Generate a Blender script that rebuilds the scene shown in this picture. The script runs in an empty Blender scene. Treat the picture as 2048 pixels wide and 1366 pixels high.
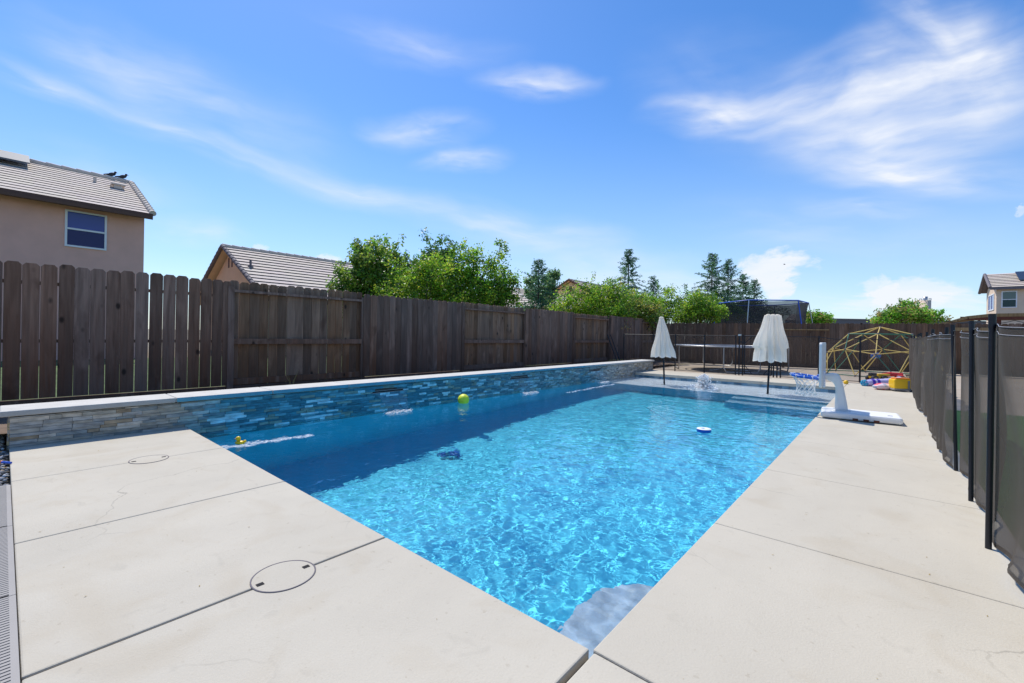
import bpy, math, random
from mathutils import Matrix, Vector, noise
R = math.radians
sc = bpy.context.scene
COL = sc.collection
# ------------------------------------------------------------------ camera
# world: +Y runs along the pool, +X towards the mesh fence, near right pool corner = origin, deck top = 0
CAM = (.737, -1.298, 1.05)
cam = bpy.data.objects.new('camera', bpy.data.cameras.new('camera')); COL.objects.link(cam); sc.camera = cam
cam.data.sensor_width = 36; cam.data.lens = 875/2048*36; cam.data.shift_y = -13/2048
cam.data.clip_start = .05; cam.data.clip_end = 3000
cam.matrix_world = (Matrix.Translation(CAM) @ Matrix.Rotation(R(40.66), 4, 'Z')
                    @ Matrix.Rotation(math.pi/2, 4, 'X') @ Matrix.Rotation(R(1), 4, 'Z'))
# ------------------------------------------------------------------ light
SUN_AZ = math.atan2(-.953, .302); SUN_EL = R(60)
L = bpy.data.lights.new('sun', 'SUN'); L.energy = 3.6; L.angle = R(.5); L.color = (1, .955, .88)
L.cycles.is_caustics_light = True
sun = bpy.data.objects.new('sun', L); COL.objects.link(sun)
sun.rotation_euler = Vector((-math.sin(SUN_AZ)*math.cos(SUN_EL), -math.cos(SUN_AZ)*math.cos(SUN_EL), -math.sin(SUN_EL))).to_track_quat('-Z', 'Y').to_euler()
sc.view_settings.view_transform = 'Standard'; sc.view_settings.look = 'None'
sc.view_settings.exposure = 0.28; sc.view_settings.gamma = 1
sc.cycles.use_denoising = True
sc.cycles.max_bounces = 9; sc.cycles.transparent_max_bounces = 16
sc.cycles.sample_clamp_indirect = 6

def ray(px, py):
    u = px-1024; v = py-683; th = R(1); F = 875.
    a = (u*math.cos(th)+v*math.sin(th))/F; b = (-u*math.sin(th)+v*math.cos(th)+13)/F
    return (a*.7586-.6515, a*.6515+.7586, -b)
def hit(px, py, ax, val):
    r = ray(px, py); t = (val-CAM[ax])/r[ax]
    return Vector([CAM[i]+r[i]*t for i in range(3)])
def W(px, py, d):
    r = ray(px, py); return Vector([CAM[i]+r[i]*d for i in range(3)])

# ------------------------------------------------------------------ sky
def build_world():
    w = bpy.data.worlds.new('World'); sc.world = w; w.use_nodes = True
    t = w.node_tree; N = t.nodes; K = t.links
    bg = N['Background']; bg.inputs[1].default_value = .15
    sk = N.new('ShaderNodeTexSky'); sk.sky_type = 'NISHITA'; sk.sun_disc = False
    sk.sun_elevation = SUN_EL; sk.sun_rotation = SUN_AZ
    sk.altitude = 50; sk.air_density = 1.0; sk.dust_density = .25; sk.ozone_density = 3.0
    hs = N.new('ShaderNodeHueSaturation'); hs.inputs['Saturation'].default_value = 1.28; hs.inputs['Hue'].default_value=.506
    hs.inputs['Value'].default_value = 1.0
    K.new(sk.outputs[0], hs.inputs['Color'])
    tc = N.new('ShaderNodeTexCoord'); sep = N.new('ShaderNodeSeparateXYZ'); K.new(tc.outputs['Generated'], sep.inputs[0])
    def math_(op, a, b=None, c=None):
        n = N.new('ShaderNodeMath'); n.operation = op
        for i, v in enumerate((a, b, c)):
            if v is None: continue
            if isinstance(v, (int, float)): n.inputs[i].default_value = v
            else: K.new(v, n.inputs[i])
        return n.outputs[0]
    az = math_('ARCTAN2', sep.outputs[0], sep.outputs[1]); el = math_('ARCSINE', sep.outputs[2])
    co = N.new('ShaderNodeCombineXYZ'); K.new(az, co.inputs[0]); K.new(el, co.inputs[1])
    # slow warp so no edge is a clean ellipse
    wn = N.new('ShaderNodeTexNoise'); wn.inputs['Scale'].default_value = 5; wn.inputs['Detail'].default_value = 3
    K.new(co.outputs[0], wn.inputs['Vector'])
    wv = N.new('ShaderNodeVectorMath'); wv.operation = 'MULTIPLY_ADD'
    K.new(wn.outputs['Color'], wv.inputs[0]); wv.inputs[1].default_value = (.08, .06, 0)
    ad = N.new('ShaderNodeVectorMath'); ad.operation = 'SUBTRACT'; K.new(co.outputs[0], ad.inputs[0]); ad.inputs[1].default_value = (.04, .03, 0)
    K.new(ad.outputs[0], wv.inputs[2])
    P = wv.outputs[0]
    def azel(px, py):
        r = Vector(ray(px, py)).normalized()
        return math.atan2(r.x, r.y), math.asin(r.z)
    total = None
    # (x0,y0,x1,y1, half width px, strength, kind)
    wisps = [(-80,95,240,235,28,.5,0),(180,215,560,345,28,.5,0),(500,325,900,420,30,.5,0),(800,405,1230,485,36,.55,0),(-60,30,420,150,60,.3,0),(120,120,520,240,50,.3,0),(60,20,420,230,80,.28,0),
             (960,160,1190,162,26,.8,0),(730,255,960,250,34,.75,0),(840,325,1010,312,24,.7,0),(640,40,1020,110,40,.33,0),
             (1300,225,1600,225,40,.95,0),(1500,220,1980,110,80,.7,0),(1700,90,2000,140,90,.55,0),(1560,300,2080,240,70,.8,0),(1620,330,2100,365,40,.95,0),(1300,120,1900,300,110,.35,0),
             (1900,40,2080,200,110,.6,0),(280,462,500,480,28,.5,0),(960,500,1400,560,60,.42,0),(1150,555,1700,600,60,.45,0),(1600,410,1860,425,24,.4,0),
             (300,180,700,330,90,.2,0),(1750,-40,2000,120,60,.5,0),(1800,170,2100,210,60,.6,0),(0,300,400,420,50,.25,0),(1380,440,2060,480,60,.3,0),(880,560,1120,590,30,.4,0)]
    puffs = [(1465,545,1640,530,34,1.25,1),(1530,575,1610,580,20,1.0,1),(1690,590,1960,578,34,1.15,1),(1700,560,1800,590,26,.8,1),(1620,600,2060,606,26,.75,1),
             (625,522,690,520,15,1.1,1),(508,500,548,500,9,.8,1),(2030,425,2060,425,14,.6,1),(1400,560,1500,570,20,.4,1)]
    for i, (x0, y0, x1, y1, hw, st, kd) in enumerate(wisps+puffs):
        a0, e0 = azel(x0, y0); a1, e1 = azel(x1, y1)
        cx, cy = (a0+a1)/2, (e0+e1)/2
        ln = math.hypot(a1-a0, e1-e0)*.5*1.35; ang = math.atan2(e1-e0, a1-a0)
        xm, ym = (x0+x1)/2, (y0+y1)/2
        e_a = azel(xm, ym-hw)[1]; e_b = azel(xm, ym+hw)[1]; wd = abs(e_a-e_b)*.5*1.5
        mp = N.new('ShaderNodeMapping'); mp.vector_type = 'TEXTURE'
        mp.inputs['Location'].default_value = (cx, cy, 0); mp.inputs['Rotation'].default_value = (0, 0, ang)
        mp.inputs['Scale'].default_value = (ln, wd, 1); K.new(P, mp.inputs[0])
        g = N.new('ShaderNodeTexGradient'); g.gradient_type = 'SPHERICAL'; K.new(mp.outputs[0], g.inputs[0])
        n = N.new('ShaderNodeTexNoise'); K.new(mp.outputs[0], n.inputs['Vector'])
        n.noise_dimensions = '4D'; n.inputs['W'].default_value = i*3.7
        if kd == 0:
            n.inputs['Scale'].default_value = 1.15; n.inputs['Detail'].default_value = 5; n.inputs['Roughness'].default_value = .5; n.inputs['Distortion'].default_value = .35
            m = n.outputs[0]
            mr = N.new('ShaderNodeMapRange'); mr.interpolation_type = 'SMOOTHSTEP'; K.new(m, mr.inputs[0])
            mr.inputs[1].default_value = .2; mr.inputs[2].default_value = .78
            d = math_('MULTIPLY', math_('MULTIPLY', mr.outputs[0], math_('POWER', g.outputs[0], 1.4)), st*1.5)
        else:
            n.inputs['Scale'].default_value = 2.6; n.inputs['Detail'].default_value = 6; n.inputs['Roughness'].default_value = .58
            s = math_('ADD', math_('MULTIPLY', g.outputs[0], 1.3), math_('MULTIPLY', math_('SUBTRACT', n.outputs[0], .5), 1.6))
            mr = N.new('ShaderNodeMapRange'); mr.interpolation_type = 'SMOOTHSTEP'; K.new(s, mr.inputs[0])
            mr.inputs[1].default_value = .40; mr.inputs[2].default_value = .85
            d = math_('MULTIPLY', mr.outputs[0], st*.8)
        total = d if total is None else math_('ADD', total, math_('MULTIPLY', d, 1.0))
    # fine fibres through the thin cloud
    fn = N.new('ShaderNodeTexNoise'); fm = N.new('ShaderNodeMapping'); fm.inputs['Rotation'].default_value = (0, 0, .25); fm.inputs['Scale'].default_value = (4, 22, 1)
    K.new(P, fm.inputs[0]); K.new(fm.outputs[0], fn.inputs['Vector']); fn.inputs['Scale'].default_value = 1.5; fn.inputs['Detail'].default_value = 6
    fr = N.new('ShaderNodeMapRange'); K.new(fn.outputs[0], fr.inputs[0]); fr.inputs[1].default_value = .3; fr.inputs[2].default_value = .7; fr.inputs[3].default_value = .5; fr.inputs[4].default_value = 1.2
    total = math_('MINIMUM', math_('MULTIPLY', total, fr.outputs[0]), .93)
    # pale air low down
    mrh = N.new('ShaderNodeMapRange'); mrh.interpolation_type = 'SMOOTHSTEP'; K.new(el, mrh.inputs[0])
    mrh.inputs[1].default_value = -.02; mrh.inputs[2].default_value = .50; mrh.inputs[3].default_value = .52; mrh.inputs[4].default_value = 0
    air = N.new('ShaderNodeMixRGB'); K.new(mrh.outputs[0], air.inputs[0]); K.new(hs.outputs[0], air.inputs[1]); air.inputs[2].default_value = (2.9, 3.95, 5.4, 1)
    mx = N.new('ShaderNodeMixRGB'); K.new(total, mx.inputs[0]); K.new(air.outputs[0], mx.inputs[1]); mx.inputs[2].default_value = (5.0, 5.2, 5.6, 1)
    K.new(mx.outputs[0], bg.inputs[0])
    return w
build_world()

# ------------------------------------------------------------------ materials
MT = {}
def NT(name):
    m = bpy.data.materials.new(name); m.use_nodes = True
    return m, m.node_tree, m.node_tree.nodes, m.node_tree.links, m.node_tree.nodes['Principled BSDF']
def mat(name, c, rough=.7, var=.12, scale=6, metal=0, bump=0, bscale=40, spec=.5, stretch=(1, 1, 1), attr=False, var2=0, scale2=1.2):
    """procedural paint: base colour broken up by two noises (and by a per-piece tone when attr)"""
    m, t, N, K, b = NT(name)
    tc = N.new('ShaderNodeTexCoord'); mp = N.new('ShaderNodeMapping'); mp.inputs['Scale'].default_value = stretch
    K.new(tc.outputs['Object'], mp.inputs[0])
    n = N.new('ShaderNodeTexNoise'); n.inputs['Scale'].default_value = scale; n.inputs['Detail'].default_value = 6; K.new(mp.outputs[0], n.inputs[0])
    hs = N.new('ShaderNodeHueSaturation')
    mr = N.new('ShaderNodeMapRange'); K.new(n.outputs[0], mr.inputs[0]); mr.inputs[1].default_value = .25; mr.inputs[2].default_value = .75
    mr.inputs[3].default_value = 1-var; mr.inputs[4].default_value = 1+var
    val = mr.outputs[0]
    if var2:
        n2 = N.new('ShaderNodeTexNoise'); n2.inputs['Scale'].default_value = scale2; n2.inputs['Detail'].default_value = 3; K.new(tc.outputs['Object'], n2.inputs[0])
        m2 = N.new('ShaderNodeMapRange'); K.new(n2.outputs[0], m2.inputs[0]); m2.inputs[1].default_value = .3; m2.inputs[2].default_value = .7
        m2.inputs[3].default_value = 1-var2; m2.inputs[4].default_value = 1+var2
        mm = N.new('ShaderNodeMath'); mm.operation = 'MULTIPLY'; K.new(val, mm.inputs[0]); K.new(m2.outputs[0], mm.inputs[1]); val = mm.outputs[0]
    K.new(val, hs.inputs['Value'])
    if attr:
        at = N.new('ShaderNodeVertexColor'); at.layer_name = 'tone'
        if attr == 'mul':
            mu = N.new('ShaderNodeMixRGB'); mu.blend_type = 'MULTIPLY'; mu.inputs[0].default_value = 1
            mu.inputs[1].default_value = (*c, 1); K.new(at.outputs[0], mu.inputs[2]); K.new(mu.outputs[0], hs.inputs['Color'])
        else: K.new(at.outputs[0], hs.inputs['Color'])
    else: hs.inputs['Color'].default_value = (*c, 1)
    K.new(hs.outputs[0], b.inputs['Base Color'])
    b.inputs['Roughness'].default_value = rough; b.inputs['Metallic'].default_value = metal; b.inputs['Specular IOR Level'].default_value = spec
    if bump:
        bn = N.new('ShaderNodeTexNoise'); bn.inputs['Scale'].default_value = bscale; bn.inputs['Detail'].default_value = 5; K.new(mp.outputs[0], bn.inputs[0])
        bu = N.new('ShaderNodeBump'); bu.inputs['Strength'].default_value = bump; bu.inputs['Distance'].default_value = .01
        K.new(bn.outputs[0], bu.inputs['Height']); K.new(bu.outputs[0], b.inputs['Normal'])
    MT[name] = m
    return m

def concrete(name, c, stain=(.42, .36, .27)):
    m, t, N, K, b = NT(name)
    tc = N.new('ShaderNodeTexCoord')
    def nz(s, d, st=(1, 1, 1), dist=0):
        mp = N.new('ShaderNodeMapping'); mp.inputs['Scale'].default_value = st; K.new(tc.outputs['Object'], mp.inputs[0])
        n = N.new('ShaderNodeTexNoise'); n.inputs['Scale'].default_value = s; n.inputs['Detail'].default_value = d; n.inputs['Distortion'].default_value = dist
        K.new(mp.outputs[0], n.inputs[0]); return n.outputs[0]
    def mr(v, a, b_, c_, d_):
        n = N.new('ShaderNodeMapRange'); K.new(v, n.inputs[0])
        for i, q in enumerate((a, b_, c_, d_)): n.inputs[i+1].default_value = q
        return n.outputs[0]
    def mix(f, a, b_, bt='MIX'):
        n = N.new('ShaderNodeMixRGB'); n.blend_type = bt
        K.new(f, n.inputs[0]) if not isinstance(f, float) else setattr(n.inputs[0], 'default_value', f)
        for i, q in ((1, a), (2, b_)):
            if isinstance(q, tuple): n.inputs[i].default_value = (*q, 1)
            else: K.new(q, n.inputs[i])
        return n.outputs[0]
    col = mix(mr(nz(1.1, 5), .3, .7, 0, 1), tuple(x*.92 for x in c), tuple(x*1.06 for x in c))
    col = mix(mr(nz(2.2, 7, dist=1.2), .52, .70, 0, .27), col, stain)
    col = mix(mr(nz(.9, 6, dist=1.5), .48, .65, 0, .16), col, tuple(x*.80 for x in c))
    col = mix(mr(nz(60, 4, dist=1.5), .60, .75, 0, .16), col, tuple(x*.7 for x in stain))
    col = mix(mr(nz(160, 3), .35, .65, 0, .10), col, tuple(x*.7 for x in c))
    col = mix(mr(nz(9, 8, dist=.8), .62, .74, 0, .34), col, tuple(x*.72 for x in c))
    col = mix(mr(nz(28, 5), .66, .74, 0, .35), col, tuple(x*.62 for x in stain))
    col = mix(mr(nz(5, 4, (1, .25, 1)), .3, .7, 0, .3), col, tuple(x*1.1 for x in c))
    # hairline cracks
    vo = N.new('ShaderNodeTexVoronoi'); vo.feature = 'DISTANCE_TO_EDGE'; vo.inputs['Scale'].default_value = .75
    wn = N.new('ShaderNodeTexNoise'); wn.inputs['Scale'].default_value = 5; wn.inputs['Detail'].default_value = 6; K.new(tc.outputs['Object'], wn.inputs[0])
    wa = N.new('ShaderNodeVectorMath'); wa.operation = 'MULTIPLY_ADD'; K.new(wn.outputs['Color'], wa.inputs[0]); wa.inputs[1].default_value = (.22, .22, 0); K.new(tc.outputs['Object'], wa.inputs[2])
    K.new(wa.outputs[0], vo.inputs['Vector'])
    crack = mr(vo.outputs['Distance'], .0012, .0042, 1, 0)
    gate = mr(nz(.8, 2), .50, .58, 0, .5)
    mu = N.new('ShaderNodeMath'); mu.operation = 'MULTIPLY'; K.new(crack, mu.inputs[0]); K.new(gate, mu.inputs[1])
    col = mix(mu.outputs[0], col, tuple(x*.45 for x in c))
    K.new(col, b.inputs['Base Color']); b.inputs['Roughness'].default_value = .85; b.inputs['Specular IOR Level'].default_value = .25
    bu = N.new('ShaderNodeBump'); bu.inputs['Strength'].default_value = .35; bu.inputs['Distance'].default_value = .004
    ad = N.new('ShaderNodeMath'); ad.operation = 'ADD'; K.new(nz(120, 4), ad.inputs[0]); K.new(nz(14, 5), ad.inputs[1])
    K.new(ad.outputs[0], bu.inputs['Height']); K.new(bu.outputs[0], b.inputs['Normal'])
    MT[name] = m; return m

def wood(name, c, c2):
    m, t, N, K, b = NT(name)
    tc = N.new('ShaderNodeTexCoord'); at = N.new('ShaderNodeVertexColor'); at.layer_name = 'tone'
    # each board gets its own grain: shift the coordinates by its tone
    sh = N.new('ShaderNodeVectorMath'); sh.operation = 'MULTIPLY_ADD'; K.new(at.outputs[0], sh.inputs[0]); sh.inputs[1].default_value = (37, 41, 53); K.new(tc.outputs['Object'], sh.inputs[2])
    def nz(s, d, st, dist=0):
        mp = N.new('ShaderNodeMapping'); mp.inputs['Scale'].default_value = st; K.new(sh.outputs[0], mp.inputs[0])
        n = N.new('ShaderNodeTexNoise'); n.inputs['Scale'].default_value = s; n.inputs['Detail'].default_value = d; n.inputs['Distortion'].default_value = dist
        K.new(mp.outputs[0], n.inputs[0]); return n.outputs[0]
    def mr(v, a, b_, c_, d_):
        n = N.new('ShaderNodeMapRange'); K.new(v, n.inputs[0])
        for i, q in enumerate((a, b_, c_, d_)): n.inputs[i+1].default_value = q
        return n.outputs[0]
    def mix(f, a, b_, bt='MIX'):
        n = N.new('ShaderNodeMixRGB'); n.blend_type = bt
        if isinstance(f, float): n.inputs[0].default_value = f
        else: K.new(f, n.inputs[0])
        for i, q in ((1, a), (2, b_)):
            if isinstance(q, tuple): n.inputs[i].default_value = (*q, 1)
            else: K.new(q, n.inputs[i])
        return n.outputs[0]
    # rain weathering: the upper boards bleached grey, the foot still brown (its own colour, stays put)
    sp = N.new('ShaderNodeSeparateXYZ'); K.new(tc.outputs['Object'], sp.inputs[0])
    hz = N.new('ShaderNodeMath'); hz.operation = 'MULTIPLY_ADD'; K.new(nz(2.2, 3, (1, 1, .4)), hz.inputs[0]); hz.inputs[1].default_value = 1.3; K.new(sp.outputs[2], hz.inputs[2])
    col = mix(mr(hz.outputs[0], .9, 2.0, 0, 1), c2, c)
    col = mix(mr(nz(16, 6, (1, 1, .07), .6), .35, .65, 0, .85), col, tuple(x*.55 for x in c))
    col = mix(mr(nz(45, 4, (1, 1, .05)), .45, .75, 0, .5), col, tuple(x*.5 for x in c2))
    col = mix(mr(nz(3.5, 4, (1, 1, .5), 1), .58, .75, 0, .6), col, tuple(x*.4 for x in c2))
    col = mix(mr(nz(2.7, 4, (1.5, 1.5, .35), 1), .56, .72, 0, .35), col, tuple(min(1, x*1.75) for x in c))
    vo = N.new('ShaderNodeTexVoronoi'); vo.inputs['Scale'].default_value = 4.2
    mp = N.new('ShaderNodeMapping'); mp.inputs['Scale'].default_value = (1, 1, .55); K.new(sh.outputs[0], mp.inputs[0]); K.new(mp.outputs[0], vo.inputs['Vector'])
    col = mix(mr(vo.outputs['Distance'], .06, .13, .85, 0), col, (.012, .009, .008))
    hs = N.new('ShaderNodeHueSaturation'); K.new(col, hs.inputs['Color'])
    sa = N.new('ShaderNodeSeparateColor'); K.new(at.outputs[0], sa.inputs[0]); K.new(mr(sa.outputs[0], 0, 1, .72, 1.32), hs.inputs['Value']); K.new(mr(sa.outputs[1], 0, 1, .85, 1.15), hs.inputs['Saturation'])
    K.new(hs.outputs[0], b.inputs['Base Color']); b.inputs['Roughness'].default_value = .88; b.inputs['Specular IOR Level'].default_value = .25
    bu = N.new('ShaderNodeBump'); bu.inputs['Strength'].default_value = .5; bu.inputs['Distance'].default_value = .004
    K.new(nz(30, 5, (1, 1, .05)), bu.inputs['Height']); K.new(bu.outputs[0], b.inputs['Normal'])
    MT[name] = m; return m

def leafmat(name, trans=.42, rough=.42):
    m, t, N, K, b = NT(name)
    at = N.new('ShaderNodeVertexColor'); at.layer_name = 'tone'
    K.new(at.outputs[0], b.inputs['Base Color']); b.inputs['Roughness'].default_value = rough; b.inputs['Specular IOR Level'].default_value = .4
    tr = N.new('ShaderNodeBsdfTranslucent'); hs = N.new('ShaderNodeHueSaturation'); hs.inputs['Value'].default_value = 1.9; hs.inputs['Hue'].default_value = .49
    K.new(at.outputs[0], hs.inputs['Color']); K.new(hs.outputs[0], tr.inputs[0])
    mx = N.new('ShaderNodeMixShader'); mx.inputs[0].default_value = trans; K.new(b.outputs[0], mx.inputs[1]); K.new(tr.outputs[0], mx.inputs[2])
    K.new(mx.outputs[0], N['Material Output'].inputs[0]); MT[name] = m; return m

def netmat(name, c, op, op2, trl=.3):
    """woven mesh cloth: part thread, part hole; seen slantwise the threads close up"""
    m, t, N, K, b = NT(name)
    b.inputs['Base Color'].default_value = (*c, 1); b.inputs['Roughness'].default_value = .8
    n = N.new('ShaderNodeTexNoise'); n.inputs['Scale'].default_value = 3; tc = N.new('ShaderNodeTexCoord'); K.new(tc.outputs['Object'], n.inputs[0])
    mr = N.new('ShaderNodeMapRange'); K.new(n.outputs[0], mr.inputs[0]); mr.inputs[3].default_value = -.08; mr.inputs[4].default_value = .08
    tl = N.new('ShaderNodeBsdfTranslucent'); tl.inputs[0].default_value = (*c, 1)
    m1 = N.new('ShaderNodeMixShader'); m1.inputs[0].default_value = trl; K.new(b.outputs[0], m1.inputs[1]); K.new(tl.outputs[0], m1.inputs[2])
    tr = N.new('ShaderNodeBsdfTransparent')
    lw = N.new('ShaderNodeLayerWeight'); lw.inputs[0].default_value = .5
    op_ = N.new('ShaderNodeMapRange'); K.new(lw.outputs['Facing'], op_.inputs[0]); op_.inputs[3].default_value = op; op_.inputs[4].default_value = op2
    ad = N.new('ShaderNodeMath'); ad.operation = 'ADD'; ad.use_clamp = True; K.new(op_.outputs[0], ad.inputs[0]); K.new(mr.outputs[0], ad.inputs[1])
    mx = N.new('ShaderNodeMixShader'); K.new(ad.outputs[0], mx.inputs[0]); K.new(tr.outputs[0], mx.inputs[1]); K.new(m1.outputs[0], mx.inputs[2])
    K.new(mx.outputs[0], N['Material Output'].inputs[0]); MT[name] = m; return m

concrete('deck_concrete', (.530, .480, .385), (.39, .305, .19)); concrete('patio_concrete', (.43, .36, .28), (.28, .20, .13)); concrete('cap_concrete', (.5, .48, .44))
wood('fence_wood', (.235, .150, .112), (.135, .062, .038)); wood('fence_wood_inner', (.265, .168, .112), (.180, .086, .048)); wood('back_fence_wood', (.175, .110, .076), (.135, .076, .046))
wood('new_rail_wood', (.30, .21, .12), (.26, .18, .10))
mat('fence_dirt', (.16, .11, .075), .95, .3, 9, bump=.6, bscale=20)
mat('earth', (.22, .18, .12), .95, .2, 2, bump=.4)
mat('lawn_green', (.085, .13, .04), .95, .45, 14, bump=.5, bscale=60, var2=.3)
mat('turf_green', (.055, .15, .035), .95, .25, 60, bump=.5, bscale=160, var2=.12)
mat('grout', (.10, .09, .08), .95, .2)
mat('stone', (.3, .3, .3), .62, .42, 22, bump=1.0, bscale=26, attr=True, stretch=(1, .5, 1.6))
mat('cap_stone', (.5, .5, .5), .75, .10, 8, bump=.25, bscale=60, attr=True)
mat('blue_plaster', (.070, .58, .76), .7, .05, 5)
mat('pale_plaster', (.84, .86, .88), .7, .06, 8)
mat('step_plaster', (.44, .50, .57), .7, .42, 11, bump=.4, bscale=30, var2=.12, scale2=5)  # strong mottle painted in place of rippling sunlight on the near step
mat('tread_plaster', (.30, .52, .64), .7, .06, 8)
mat('tile_blue', (.05, .16, .25), .3, .5, 9, attr=True)
mat('stucco', (.80, .46, .37), .95, .05, 3, bump=.5, bscale=70, var2=.05)
mat('stucco_tan', (.72, .53, .34), .95, .05, 3, bump=.3, bscale=60)
mat('stucco_cream', (.72, .56, .42), .95, .04, 3)
mat('roof_tile', (.60, .52, .44), .85, .08, 5, attr='mul', bump=.2, bscale=25)
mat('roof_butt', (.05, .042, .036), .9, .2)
mat('fascia_brown', (.12, .060, .040), .7, .12)
mat('trim_dark', (.16, .14, .15), .8, .1)
mat('white_vinyl', (.78, .80, .84), .4, .03)
mat('steel', (.50, .50, .50), .35, .12, metal=.7)
mat('solar', (.035, .04, .055), .12, .1, spec=.8)
mat('solar_frame', (.11, .12, .13), .6, .05)
mat('black_post', (.006, .007, .013), .45, .2, 20)
mat('black_net_mat', (.02, .02, .022), .8, .1)
mat('canopy_cloth', (.94, .91, .84), .9, .06, 5, bump=.15, bscale=30)
mat('hoop_plastic', (.84, .83, .80), .42, .03, 4)
mat('rim_blue', (.02, .11, .50), .35, .1)
mat('cord_white', (.80, .80, .80), .7, .05)
mat('dome_yellow', (.70, .50, .13), .5, .1); mat('dome_green', (.035, .17, .10), .5, .1); mat('disc_blue', (.06, .16, .48), .4, .1)
mat('cord_grey', (.42, .42, .46), .5, .05)
mat('hose_blue', (.25, .40, .68), .5, .05)
mat('bark', (.10, .07, .05), .95, .3, 20, bump=.6)
mat('yellow_plastic', (.85, .52, .012), .4, .06); mat('grey_plastic', (.25, .25, .25), .5, .1); mat('red_cloth', (.62, .02, .03), .8, .1)
mat('lime_ball', (.80, .85, .04), .45, .12, 14, bump=.5, bscale=24); mat('duck_yellow', (.90, .60, .01), .35, .05); mat('orange', (.75, .22, .02), .5, .05)
mat('drain_grey', (.33, .305, .275), .6, .06); mat('dark_void', (.012, .010, .010), .9, .1)
mat('brown_steel', (.13, .032, .014), .7, .2)
mat('float_blue', (.02, .10, .55), .4, .06); mat('float_white', (.78, .82, .92), .5, .05)
mat('pebble', (.3, .3, .3), .8, .3, 20, attr=True)
mat('bird_dark', (.03, .03, .035), .7, .2)
mat('cleaner_blue', (.02, .16, .50), .4, .2)
mat('curtain', (.33, .36, .40), .8, .1)
mat('purple_cloth', (.07, .035, .42), .7, .1); mat('lilac', (.55, .50, .80), .6, .12, 9); mat('cyan_foam', (.04, .42, .68), .8, .2, 30); mat('leaf_dry', (.36, .26, .09), .9, .3)
mat('flat_roof_grey', (.14, .14, .15), .7, .1)
leafmat('leaf'); leafmat('needle', .18, .6)
netmat('pool_net', (.092, .074, .058), .40, 1.0); netmat('tramp_net', (.03, .03, .035), .72, .95, .2)
netmat('far_net', (.13, .10, .08), .22, .7)
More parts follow.
